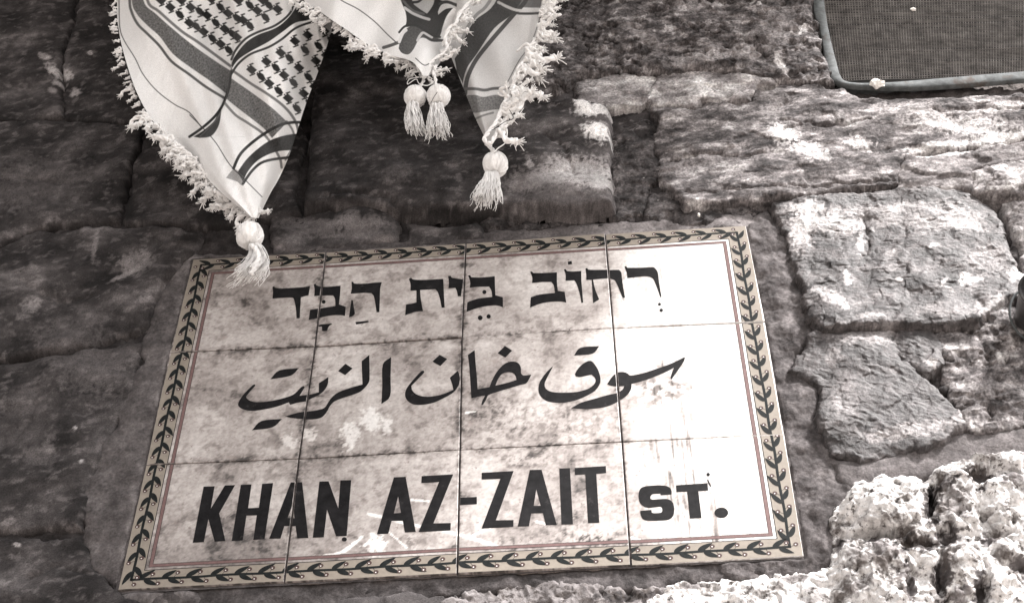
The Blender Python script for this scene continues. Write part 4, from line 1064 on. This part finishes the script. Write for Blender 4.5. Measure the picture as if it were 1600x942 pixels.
def cloth(name, Lp, Rp, depth, painter, parent, base=.82, nu=260, step=1.0, label=None):
    Lc, Rc = spl(Lp, 30), spl(Rp, 30)
    def resample(C, n):
        s_ = np.concatenate([[0], np.cumsum(np.linalg.norm(np.diff(C, axis=0), axis=1))]); s_ /= s_[-1]
        t = np.linspace(0, 1, n); return np.column_stack([np.interp(t, s_, C[:, 0]), np.interp(t, s_, C[:, 1])])
    nv = int(max(np.linalg.norm(np.diff(Lc, axis=0), axis=1).sum(), np.linalg.norm(np.diff(Rc, axis=0), axis=1).sum()) / step)
    Lr, Rr = resample(Lc, nv), resample(Rc, nv)
    u = np.linspace(0, 1, nu)
    px = Lr[:, None, 0] * (1 - u) + Rr[:, None, 0] * u; py = Lr[:, None, 1] * (1 - u) + Rr[:, None, 1] * u
    U = np.broadcast_to(u, px.shape)
    dd = depth(px, py, U)
    V = P3(px, py, dd).reshape(-1, 3)
    cv = Cv(px.ravel(), py.ravel(), base)
    painter(cv)
    c = np.clip(cv.c, .008, .86)[:, None] * np.array([1.0, .985, .97])
    Fq = grid_faces(np.ones((nv, nu), bool), nu, nv)[:, ::-1]
    return obj_np(name, V, Fq, M_CLOTH, parent, cols=c, label=label)

# -- yarn pieces
def fringe_unit(seed):
    r_ = random.Random(seed); parts = []
    n = 14; L = r_.uniform(.0065, .0140)
    t = np.linspace(0, 1, n)
    w1, w2 = r_.uniform(2, 6), r_.uniform(0, 6)
    cx = t * L; cy = .0030 * (np.sin(t * w1 + w2) - math.sin(w2)); cz = .0022 * np.sin(t * 4 + w2) * t
    for ph in (0, 2.1, 4.2):
        a = t * r_.uniform(9, 13) + ph
        parts.append(tube(np.column_stack([cx, cy + .0009 * np.cos(a), cz + .0009 * np.sin(a)]), .00095, 6))
    e = np.array([cx[-1], cy[-1], cz[-1]])
    # overhand knot: a small tight coil
    a = np.linspace(0, 7.5, 16); K = r_.uniform(.0009, .0015)
    parts.append(tube(e + np.column_stack([.0012 * np.sin(a * .5) - .0006, K * np.cos(a), K * np.sin(a)]), .00075, 6))
    for q in range(r_.choice([0, 1, 1, 2])):      # loose loops of yarn
        a = np.linspace(r_.uniform(0, 2), r_.uniform(4, 7.5), 16); R_ = r_.uniform(.0016, .0042); k = r_.randrange(2, 11)
        m = np.array([cx[k], cy[k], cz[k]]); sg = r_.choice([-1, 1])
        parts.append(tube(m + np.column_stack([R_ * np.cos(a) * r_.uniform(.7, 1.4), sg * (R_ * np.sin(a) + R_ * .6), .0018 * np.sin(a * 2 + q) + .0008]), r_.uniform(.0006, .001), 6))
    for k in range(14):
        a = r_.gauss(0, .42); b = r_.gauss(0, .45); l_ = r_.uniform(.0022, .0052)
        q = np.linspace(0, 1, 6)[:, None]
        dirv = np.array([math.cos(a), math.sin(a), b * .7])
        p = e + q * l_ * dirv + q * q * np.array([0, r_.uniform(-.0022, .0022), r_.uniform(-.0015, .0015)])
        parts.append(tube(p, np.linspace(.00036, .00020, 6), 4))
    V, Fq = join(parts)
    return mesh_np('fringe_knot', V, Fq, M_YARN)
FR = [fringe_unit(k) for k in range(16)]

def fringe(root, pts, depth, side=1, gap=9.0, scale=1.0, down=.45, seed=1, jit=.5, start=0):
    """knots along a px polyline; side=+1 puts them left of travel"""
    r_ = random.Random(seed)
    C = spl(pts, 12); s_ = np.concatenate([[0], np.cumsum(np.linalg.norm(np.diff(C, axis=0), axis=1))])
    q = start
    base = Vector(root.location)
    dfun = depth if callable(depth) else (lambda x, y: depth)
    while q < s_[-1]:
        x = np.interp(q, s_, C[:, 0]); y = np.interp(q, s_, C[:, 1])
        x2 = np.interp(q + 2, s_, C[:, 0]); y2 = np.interp(q + 2, s_, C[:, 1])
        dd = dfun(x, y)
        p = P3(x, y, dd)
        tv = P3(x2, y2, dd) - p; tv = tv / (np.linalg.norm(tv) + 1e-9)
        nrm = np.array([-tv[1], tv[0], 0]) * side
        o_ = nrm + np.array([0, -down, .25 * r_.uniform(-1, 1)]) + jit * np.array([r_.uniform(-1, 1), r_.uniform(-1, 1), r_.uniform(-.6, .8)])
        o_ /= np.linalg.norm(o_)
        z_ = np.array([0, 0, 1.0]); ty = np.cross(z_, o_); ty /= np.linalg.norm(ty); z_ = np.cross(o_, ty)
        sc_ = scale * 1.3 * r_.uniform(.6, 1.25)
        ob = bpy.data.objects.new('fringe_knot', FR[r_.randrange(len(FR))])
        link(ob, root)
        # wall axes -> world: (x,-z,y)
        def cw(v): return Vector((v[0], -v[2], v[1]))
        m = Matrix.Identity(4)
        # mesh local stored as (x, -z, y): basis images
        ex, ey, ez = cw(o_) * sc_, -cw(z_) * sc_, cw(ty) * sc_
        for a in range(3): m[a][0] = ex[a]; m[a][1] = ey[a]; m[a][2] = ez[a]
        m.translation = Vector(w2b(p)) - base
        ob.matrix_basis = m
        q += gap * r_.uniform(.45, 1.6)

def cord(pts, depth, r_=.0011, name='cord', parent=None, n=6, material=None, wob=.4, twist=True):
    C = spl(pts, n)
    P = P3(C[:, 0], C[:, 1], depth)
    t = np.arange(len(P)) * .9
    parts = []
    if twist:
        for ph in (0, math.pi):
            parts.append(tube(P + np.column_stack([np.cos(t + ph), np.zeros_like(t), np.sin(t + ph)]) * r_ * .7, r_, 6))
    else: parts.append(tube(P, r_, 6))
    V, Fq = join(parts)
    return obj_np(name, V, Fq, material or M_YARN, parent)

def tassel(root, ball, rpx, path, w0, w1, depth, seed=1, n=80, neck=None, label=None):
    pa, pb = P3(ball[0], ball[1], depth), P3(ball[0] + 1, ball[1], depth); k = float(np.linalg.norm(pb - pa))
    c = P3(ball[0], ball[1], depth); R_ = rpx * k
    nu, nv = 72, 36
    u = np.linspace(0, 2 * np.pi, nu, endpoint=False); v = np.linspace(.03, np.pi - .03, nv)
    U, Vv = np.meshgrid(u, v)
    rr = R_ * (1 + .06 * np.abs(np.sin(11 * U + 1.5 * Vv + 2 * perlin(np.cos(U) * 2, Vv, seed + 2))) + .16 * perlin(2 * np.cos(U) + 9, 2 * np.sin(U) + 2 * Vv, seed))
    X = c[0] + rr * np.cos(U) * np.sin(Vv); Y = c[1] + rr * 1.12 * np.cos(Vv); Zz = c[2] + rr * np.sin(U) * np.sin(Vv)
    V = np.stack([X, Y, Zz], -1).reshape(-1, 3)
    i = np.arange(nv - 1)[:, None] * nu; j = np.arange(nu)[None]; j2 = (j + 1) % nu
    Fq = np.stack([i + j, i + nu + j, i + nu + j2, i + j2], -1).reshape(-1, 4)
    b = obj_np('tassel', V, Fq, M_YARN, root, label=label)
    # wound threads round the ball and the neck
    rs = np.random.RandomState(seed); parts = []
    for q in range(34):
        a0 = rs.uniform(0, 6.28); tt = np.linspace(.25, 2.9, 14); a = a0 + rs.uniform(-.9, .9) * tt
        ra = R_ * rs.uniform(1.03, 1.10)
        parts.append(tube(np.column_stack([c[0] + ra * np.cos(a) * np.sin(tt), c[1] + ra * 1.12 * np.cos(tt), c[2] + ra * np.sin(a) * np.sin(tt)]), .00045, 4))
    C = spl(path, 8); s_ = np.linspace(0, 1, len(C))
    Pc = P3(C[:, 0], C[:, 1], depth)
    for q in range(n):
        a, rad = rs.uniform(0, 6.28), math.sqrt(rs.uniform(0, 1))
        ww = (w0 + (w1 - w0) * s_ ** 1.1) * k
        ln = rs.uniform(.72, 1.0); m = max(4, int(len(C) * ln))
        off = np.column_stack([np.cos(a) * rad * ww, .25 * np.sin(a * 3) * rad * ww, np.sin(a) * rad * ww * .7])
        wv = .0016 * np.column_stack([np.sin(s_ * rs.uniform(5, 22) + rs.uniform(0, 6)), np.zeros_like(s_), np.cos(s_ * rs.uniform(5, 12))]) * s_[:, None]
        parts.append(tube((Pc + off + wv)[:m], np.linspace(.00042, .00024, m), 4))
    # thick wavy plies
    for q in range(9):
        a, rad = rs.uniform(0, 6.28), .7
        ww = (w0 + (w1 - w0) * s_) * k; m = int(len(C) * .85)
        off = np.column_stack([np.cos(a) * rad * ww, 0 * ww, np.sin(a) * rad * ww * .7])
        wv = .0009 * np.column_stack([np.sin(s_ * 14 + q), np.zeros_like(s_), np.cos(s_ * 14 + q)])
        parts.append(tube((Pc + off + wv)[:m], np.linspace(.0011, .0006, m), 6))
    V, Fq = join(parts)
    obj_np('tassel_threads', V, Fq, M_YARN, b)
    if neck:
        cord(neck, depth, .0012, 'tassel_cord', root)
    return b

TOPY = -330
DA, DB, DC = .10, .115, .095
def root_at(px, py, dd, *a, **k):
    p = P3(px, py, dd); return empty('keffiyeh', tuple(p), *a, **k)
GRP = 'black and white keffiyehs hung above the sign'
# ---- left keffiyeh
ra = root_at(400, 340, DA, 'large black and white checked keffiyeh hanging at the left, its lowest tassel overlapping the sign', 'scarf', GRP)
FL = spl([(366,60),(363,92),(359,118),(355,145),(347,172),(334,192),(312,214)], 8)
def dA(px, py, u):
    sd = segd(px.ravel(), py.ravel(), FL).reshape(px.shape)
    xf = np.interp(py.ravel(), FL[:, 1], FL[:, 0]).reshape(px.shape)
    k = sstep(40, 110, py)
    step = .012 * sstep(-1.6, 1.0, px - xf) * np.exp(-np.clip(px - xf, 0, 1e3) / 120.) - .006 * np.exp(-np.clip(xf - px, 0, 1e3) / 14.)
    step = np.where(py > 214, .012 * np.exp(-np.clip(px - 312, 0, 1e3) / 120.), step)
    edge = -.030 * sstep(.72, 1.0, u) ** 1.6 - .006 * (1 - sstep(0, .12, u))
    w_ = .007 * np.sin(px * .030 + py * .012) + .005 * np.sin(px * .052 - py * .021 + 1) + .0022 * np.sin((px - py * .35) * .16) * sstep(.05, .4, u)
    w_ = 1.6 * w_ + .0020 * fbm((px + py * .6) * .5, (py - px * .6) * .15, 14, 3, 777)
    top = .0045 * np.sin(px * .09) * sstep(120, -40, py)
    return DA + step * k + edge + w_ + top
def pA(c):
    D1, D2 = .045, .10
    o3 = lambda P: [(160 + a / 4.712, b / 4.712) for a, b in P]
    o4 = lambda P: [(360 + a / 4.712, b / 4.712) for a, b in P]
    o6 = lambda P: [(240 + a / 3.363, 180 + b / 3.363) for a, b in P]
    foldr = (c.x > np.interp(c.y, FL[:, 1], FL[:, 0])) | (c.y > 214)
    # left panel bands
    l1 = o3([(190,-900),(196,-300),(200,0),(215,90),(260,180),(330,250),(420,340),(510,455),(640,550),(760,640),(900,725),(960,760)])
    m_lo = o3([(205,-900),(212,-300),(215,0),(250,100),(330,190),(420,270),(520,400),(650,500),(780,590),(910,690),(960,725)])
    m_up = o3([(290,-900),(292,-300),(300,0),(400,110),(560,250),(700,360),(860,470),(940,520),(990,550)])
    l2 = o3([(322,-900),(322,-300),(330,0),(420,90),(580,230),(700,310),(850,420),(945,490),(1000,530)])
    keep = c.c.copy()
    c.line(l1, 4.2, .10); c.area(m_up, m_lo, .13, tex=.9); c.line(l2, 4.4, .17)
    left = c.c.copy()
    c.c = keep.copy()
    # right panel bands
    c.line([(344,98),(368,114),(392,131),(419,148),(445,168),(462,191),(466,215),(458,240)], 4.2, .17)
    c.area([(344,106),(362,123),(392,144),(424,168),(449,191)], [(344,146),(360,160),(379,175),(411,200),(425,216)], .15, tex=.9)
    c.line([(350,160),(368,180),(388,193),(415,213),(436,245),(440,262)], 4.0, .20)
    c.line([(448,190),(458,206),(459,226),(446,250)], 3.4, .10, .8)
    # corner bands
    c.area(o6([(440,300),(500,220),(600,140),(700,105),(800,95)]), o6([(470,350),(500,290),(560,230),(660,190),(800,185)]), .035, tex=.5)
    c.line(o6([(420,280),(460,200),(550,120),(650,60),(720,40),(800,40)]), 4.6, .03)
    c.line(o6([(470,360),(520,290),(580,245),(690,225),(760,225)]), 4.2, .04)
    c.area(o6([(380,330),(420,285),(450,300)]), o6([(440,350),(470,372),(478,330)]), .10, .7, tex=.9)
    right = c.c.copy()
    c.c = np.where(foldr & (c.y > 95), right, left)
    # band sweeping up to the right, across both panels
    c.area(o4([(700,-400),(600,-150),(480,60),(410,150),(330,210),(200,260),(110,320),(30,420),(8,470)]), o4([(830,-300),(760,-60),(610,130),(480,170),(380,240),(280,310),(150,380),(60,440),(8,510)]), .014, tex=.4)
    c.line(o4([(640,-400),(560,-160),(470,30),(430,110),(330,190),(200,240),(110,290),(40,370),(8,440)]), 3.6, .03)
    c.line(o4([(860,60),(720,140),(600,165),(480,210),(380,290),(280,350),(150,400),(60,470),(8,545)]), 3.6, .03)
    c.line([(361,112),(358,135),(353,152),(346,168),(334,184),(316,200),(296,214)], 4.2, .02)
    c.area([(340,178),(334,190),(318,204),(302,214)], [(346,172),(342,196),(330,213),(312,216)], .04)
    # thread
    c.line(o3([(120,-200),(122,0),(128,200),(160,300),(240,430),(300,550),(400,670),(530,770),(640,830),(730,940)]), 1.5, .04)
    c.line(o6([(190,0),(270,80),(330,150),(400,260),(480,340),(570,430)]), 1.4, .04)
    A_ = [[(500,55),(570,110),(640,170),(690,195),(745,235),(810,285),(870,325),(930,370)],[(650,55),(715,85),(770,115),(835,170),(900,215),(955,250),(990,275)],
          [(800,-5),(870,55),(925,100),(990,135),(1035,150),(1085,190)],[(1000,5),(1085,40),(1140,80),(1200,130)],[(1180,5),(1225,40),(1290,70)],[(430,5),(360,-60)],[(580,5),(510,-50)],[(720,-50),(640,-100)],[(900,-60),(1060,-60),(1160,-70),(1270,-60)]]
    for r_ in A_:
        for q, p in enumerate(o3(r_)): c.motif(p[0], p[1], q % 2)
    B_ = [[(155,515),(225,565),(285,615),(355,670),(425,725),(490,800)],[(265,455),(335,500),(395,555),(465,610),(540,690),(585,760)],[(370,390),(435,430),(505,500),(575,570),(620,640)],
          [(475,305),(550,370),(630,450),(670,520)],[(570,260),(650,340),(705,410)],[(690,230),(745,300)]]
    for r_ in B_:
        for q, p in enumerate(o4(r_)): c.motif(p[0], p[1], q % 2)
cloth('cloth', [(196,TOPY),(188,-150),(183,0),(186,50),(198,100),(216,150),(243,195),(275,225),(300,250),(325,280),(350,305),(375,325),(392,340)],
      [(600,TOPY),(560,-150),(530,0),(516,55),(498,110),(479,160),(466,200),(453,240),(438,275),(421,305),(404,341)], dA, pA, ra, nu=380)
fringe(ra, [(180,-120),(182,0),(184,50),(196,100),(214,150),(241,195)], DA - .002, side=-1, gap=8.5, scale=.72, down=.5, seed=2)
fringe(ra, [(230,178),(243,195),(275,225),(300,250),(325,280),(350,305),(372,322)], DA - .001, side=-1, gap=6.0, scale=1.25, down=.5, seed=3)
fringe(ra, [(246,196),(275,222),(302,246),(330,276),(356,302)], DA + .004, side=-1, gap=7, scale=1.0, down=.6, seed=5)
fringe(ra, [(372,322),(385,332),(402,328),(408,322)], DA + .002, side=-1, gap=5, scale=1.0, down=1.2, seed=4)
tassel(ra, (390,368), 19.5, [(398,384),(403,400),(398,418),(380,438)], 9, 30, DA, seed=21, n=150, neck=[(398,335),(396,345),(391,352)])

cord([(392,383),(400,390),(404,402),(400,416),(392,428)], DA + .006, .0016, 'tassel_cord', ra)
cord([(400,336),(388,345),(382,352),(392,352),(402,350),(396,358)], DA + .006, .0011, 'tassel_cord', ra)
# ---- middle keffiyeh
rb = root_at(668, 118, DB, 'small folded keffiyeh corner in the middle with two round tassels side by side', 'scarf', GRP)
def dB(px, py, u):
    e = np.hypot((px - 660) / 46., (py - 22) / 48.)
    return DB + .014 * np.sin(px * .05 + .6) - .036 * np.exp(-e * e) + .012 * np.exp(-((px - 600) / 50.) ** 2) + .008 * np.exp(-(((px - 662) / 22.) ** 2 + ((py - 92) / 20.) ** 2)) - .02 * sstep(.8, 1, u) + .003 * np.sin(px * .11 + py * .05)
def pB(c):
    o5 = lambda P: [(560 + a / 4.706, b / 4.706) for a, b in P]
    o4 = lambda P: [(360 + a / 4.712, b / 4.712) for a, b in P]
    c.area(o5([(300,-600),(300,-100),(310,0),(345,90),(355,160),(350,200),(430,190),(500,230),(585,270)]), o5([(900,-600),(760,-100),(740,40),(700,60),(650,120),(620,200),(610,240),(600,265),(590,268)]), .03, tex=.3)
    c.area(o5([(352,90),(354,150),(350,200),(390,194),(440,194),(500,236),(560,274)]), o5([(470,90),(560,80),(604,120),(606,200),(600,272)]), .03, tex=.3)
    # light areas inside
    c.area(o5([(390,-60),(400,20),(440,60),(500,100)]), o5([(560,-60),(555,20),(530,70),(505,102)]), .42)
    c.area(o5([(585,90),(610,40),(660,30),(735,60)]), o5([(588,110),(640,70),(700,62),(738,90)]), .55)
    c.area(o5([(600,-40),(600,0),(640,12)]), o5([(760,-40),(745,30),(735,45),(650,15)]), .45)
    c.line(o5([(340,60),(400,100),(470,130),(520,145)]), 4.0, .5); c.line(o5([(330,10),(400,80),(480,105)]), 3.6, .10)
    c.line(o5([(400,20),(440,15),(470,-10)]), 4, .02)
    c.line(o5([(600,30),(650,15),(735,45)]), 4.4, .05)
    # lower wavy band
    c.line(o5([(185,352),(240,335),(300,312)]), 5, .08)
    c.area(o5([(300,330),(318,270),(345,222),(390,192),(440,196),(500,238),(560,276),(622,292)]), o5([(296,360),(320,392),(368,402),(405,365),(440,300),(474,280),(540,300),(620,310)]), .07, tex=.6)
    c.line(o5([(300,310),(325,250),(350,225)]), 4.5, .7); c.line(o5([(435,300),(455,262),(480,245),(540,275)]), 4, .6)
    c.line(o5([(300,240),(345,195),(420,190),(500,235),(560,270),(600,275)]), 3.4, .02)
    c.line(o5([(480,260),(540,300),(630,300)]), 3.5, .04)
    c.line(o4([(700,-100),(810,0),(940,70),(1060,160),(1150,250),(1215,310)]), 1.6, .04)
    c.line(o5([(420,430),(480,480),(520,470),(570,440)]), 1.4, .05)
cloth('cloth', [(380,TOPY),(430,-100),(468,-8),(505,22),(540,46),(575,70),(610,86),(640,95),(653,106),(661,119)],
      [(800,TOPY),(765,-100),(742,0),(722,30),(706,48),(700,70),(694,85),(685,102),(671,119)], dB, pB, rb, nu=280)
fringe(rb, [(440,-90),(466,-10),(503,22),(538,46),(573,70),(608,86),(636,95)], DB + .002, side=-1, gap=6.5, scale=.95, down=.7, seed=6)
fringe(rb, [(640,96),(655,108),(665,118),(680,110)], DB + .002, side=-1, gap=7, scale=.9, down=.6, seed=7)
fringe(rb, [(676,112),(690,88),(697,66),(706,46),(722,26),(742,-4),(760,-80)], DB + .003, side=-1, gap=7.5, scale=1.15, down=.1, seed=8, jit=.7)
cord([(600,84),(622,90),(640,88),(650,98),(655,112)], DB + .007, .0013, 'edge_cord', rb)
cord([(735,2),(718,22),(712,38),(702,44),(696,60),(699,76),(690,86)], DB + .008, .0014, 'edge_cord', rb)
cord([(690,86),(676,95),(668,108),(662,122)], DB + .008, .0014, 'edge_cord', rb)
tassel(rb, (649,151), 16, [(646,163),(645,175),(648,192),(651,210)], 9, 19, DB, seed=31, n=120, neck=[(661,118),(662,126),(656,136)])
tassel(rb, (685,151), 17, [(683,165),(682,178),(684,195),(686,213)], 10, 22, DB + .003, seed=33, n=140, neck=[(676,112),(680,122),(682,136)])
cord([(645,112),(650,120),(655,121),(640,124),(637,132),(650,124),(655,131),(668,134),(678,128)], DB + .006, .0005, 'loose_loop', rb, twist=False)
cord([(688,131),(686,140),(678,152),(673,162)], DB + .0135, .00035, 'loose_thread', rb, material=M_THREAD, twist=False)

# ---- right keffiyeh
rc = root_at(766, 222, DC, 'keffiyeh corner on the right with a bright heavy fringe and one hanging tassel', 'scarf', GRP)
def dC(px, py, u):
    return DC + .008 * np.sin(px * .04 + py * .02) + .012 * sstep(.3, 1, u) - .022 * (1 - sstep(0, .3, u)) ** 2 + .003 * np.sin(px * .08 - py * .05) + .010 * sstep(.9, 1, u)
def pC(c):
    o5 = lambda P: [(560 + a / 4.706, b / 4.706) for a, b in P]
    c.area(o5([(1200,-700),(1100,-250),(1000,30),(860,150),(790,260),(740,380),(700,470),(760,600),(795,700)]), o5([(1400,-700),(1290,-250),(1170,60),(1000,210),(870,400),(800,500),(770,600),(775,650),(798,690)]), .05, tex=.5)
    c.line(o5([(1120,-300),(960,20),(870,110),(810,190),(760,300)]), 5, .30)
    c.line(o5([(1420,-500),(1330,-250),(1240,-10),(1150,100),(1080,180),(960,320),(860,450),(800,580),(785,690)]), 6.6, .07)
    c.line(o5([(700,340),(690,400),(705,470),(712,530)]), 4, .6)
    # dark cross band at the top
    c.area(o5([(1040,-300),(1200,-280),(1400,-300)]), o5([(1030,0),(1100,30),(1180,55),(1340,60)]), .05, .85, tex=.4)
    c.line(o5([(1030,20),(1100,55),(1180,80),(1330,82)]), 4.2, .62); c.line(o5([(1040,45),(1100,80),(1190,102),(1330,100)]), 4.0, .06)
    # bands at the bottom
    c.line(o5([(770,655),(860,655),(930,665),(1000,652),(1120,650)]), 4.6, .12)
    c.area(o5([(780,705),(860,700),(920,715),(1000,700),(1120,700)]), o5([(800,830),(880,830),(1000,808),(1120,800)]), .20, tex=.7)
    c.line(o5([(850,880),(920,850),(990,830)]), 3.2, .25)
    c.line(o5([(1100,600),(1180,450),(1270,320),(1330,150)]), 1.3, .15)
cloth('cloth', [(740,TOPY),(705,-100),(693,0),(694,60),(706,92),(717,120),(730,153),(742,183),(752,204),(761,223)],
      [(880,TOPY),(862,-100),(848,0),(843,30),(838,60),(826,85),(812,110),(800,135),(788,165),(780,190),(770,223)], dC, pC, rc, base=.66, nu=240)
dcf = DC + .026
fringe(rc, [(866,-110),(850,0),(845,30),(840,60),(828,85)], dcf, side=1, gap=9, scale=1.35, down=.15, seed=12)
fringe(rc, [(828,85),(813,110),(800,135),(789,165),(780,190),(771,218)], dcf - .002, side=1, gap=9, scale=1.6, down=.1, seed=13, jit=.6)
fringe(rc, [(846,20),(838,60),(824,88),(808,115),(796,142),(784,175)], dcf + .004, side=1, gap=11, scale=1.2, down=-.1, seed=15, jit=.9)
cord([(836,60),(824,88),(808,112),(800,140),(786,165),(776,190),(764,206),(757,218),(766,224),(775,210),(788,190)], dcf + .002, .0016, 'edge_cord', rc)
cord([(796,172),(802,185),(790,190),(778,198),(768,204)], dcf + .008, .0004, 'loose_thread', rc, material=M_THREAD, twist=False)
cord([(760,224),(768,232),(772,240),(768,246)], DC + .008, .0016, 'tassel_cord', rc)
cord([(772,214),(786,214),(792,202),(790,222),(778,232),(772,238)], dcf - .004, .0007, 'loose_loop', rc, twist=False)
tassel(rc, (774,257), 18.5, [(768,272),(766,286),(762,302),(756,322)], 10, 28, DC + .008, seed=41, n=170)

# ---- rail they hang from, above the photograph
def rail():
    p = P3(500, TOPY, .10)
    y = float(p[1]) - .004; dz = .10
    o = empty('hanging_rail', (-.35, y, dz), 'wooden rail on iron brackets from which the keffiyehs hang', 'rail')
    V, Fq = tube(np.array([[-.42, y, dz], [0, y, dz], [.5, y, dz], [.80, y, dz]]), .011, 12); obj_np('pole', V, Fq, M_WOOD, o)
    for x in (-.38, .76):
        V, Fq = tube(np.array([[x, y + .05, -.02], [x, y + .03, .03], [x, y + .002, .09], [x, y - .012, .11]]), .006, 8); obj_np('bracket', V, Fq, M_PIPE, o)
rail()

# ---------------------------------------------------------------- unseen canvas, added to block the sun from the left of the wall
def sun_blocker():
    y0, y1, xl, xr, out = 1.62, 1.55, -2.4, BLOCK_X, 1.9
    o = empty('added_sun_blocker', (xl, y0, 0), 'unseen dark canvas on iron arms, added to keep the sun off the left of the wall', 'sun_blocker')
    nx, nz = 40, 30
    U, Vv = np.meshgrid(np.linspace(0, 1, nx), np.linspace(0, 1, nz))
    x = xl + (xr - xl) * U; z = out * Vv; y = y0 + (y1 - y0) * Vv - .03 * np.sin(np.pi * Vv) + .006 * np.sin(U * 40)
    V = np.stack([x.ravel(), y.ravel(), z.ravel()], 1); V2 = V.copy(); V2[:, 1] += .004
    f1 = grid_faces(np.ones((nz, nx), bool), nx, nz)
    obj_np('canvas', np.vstack([V, V2]), np.vstack([f1, f1[:, ::-1] + len(V)]), M_CANVAS, o)
    for xx in (xl + .02, (xl + xr) / 2, xr - .02):
        V, Fq = tube(np.array([[xx, y0 - .03, -.02], [xx, y0 - .04, .6], [xx, y1 - .03, out]]), .012, 8); obj_np('arm', V, Fq, M_PIPE, o)
BLOCK_X = 1.25
sun_blocker()

# ---------------------------------------------------------------- street
def street():
    V = []; N = 60
    u = np.linspace(-1, 1, N) ; s_ = np.sign(u) * np.abs(u) ** 2.2 * 150
    X, Y = np.meshgrid(s_, s_)
    me = bpy.data.meshes.new('street')
    Vv = np.stack([X.ravel(), Y.ravel() - 2, np.zeros(N * N)], 1)
    Fq = grid_faces(np.ones((N, N), bool), N, N)
    me.from_pydata(Vv.tolist(), [], Fq.tolist()); me.materials.append(M_PAVE)
    o = bpy.data.objects.new('street', me); link(o, kind='structure')
street()
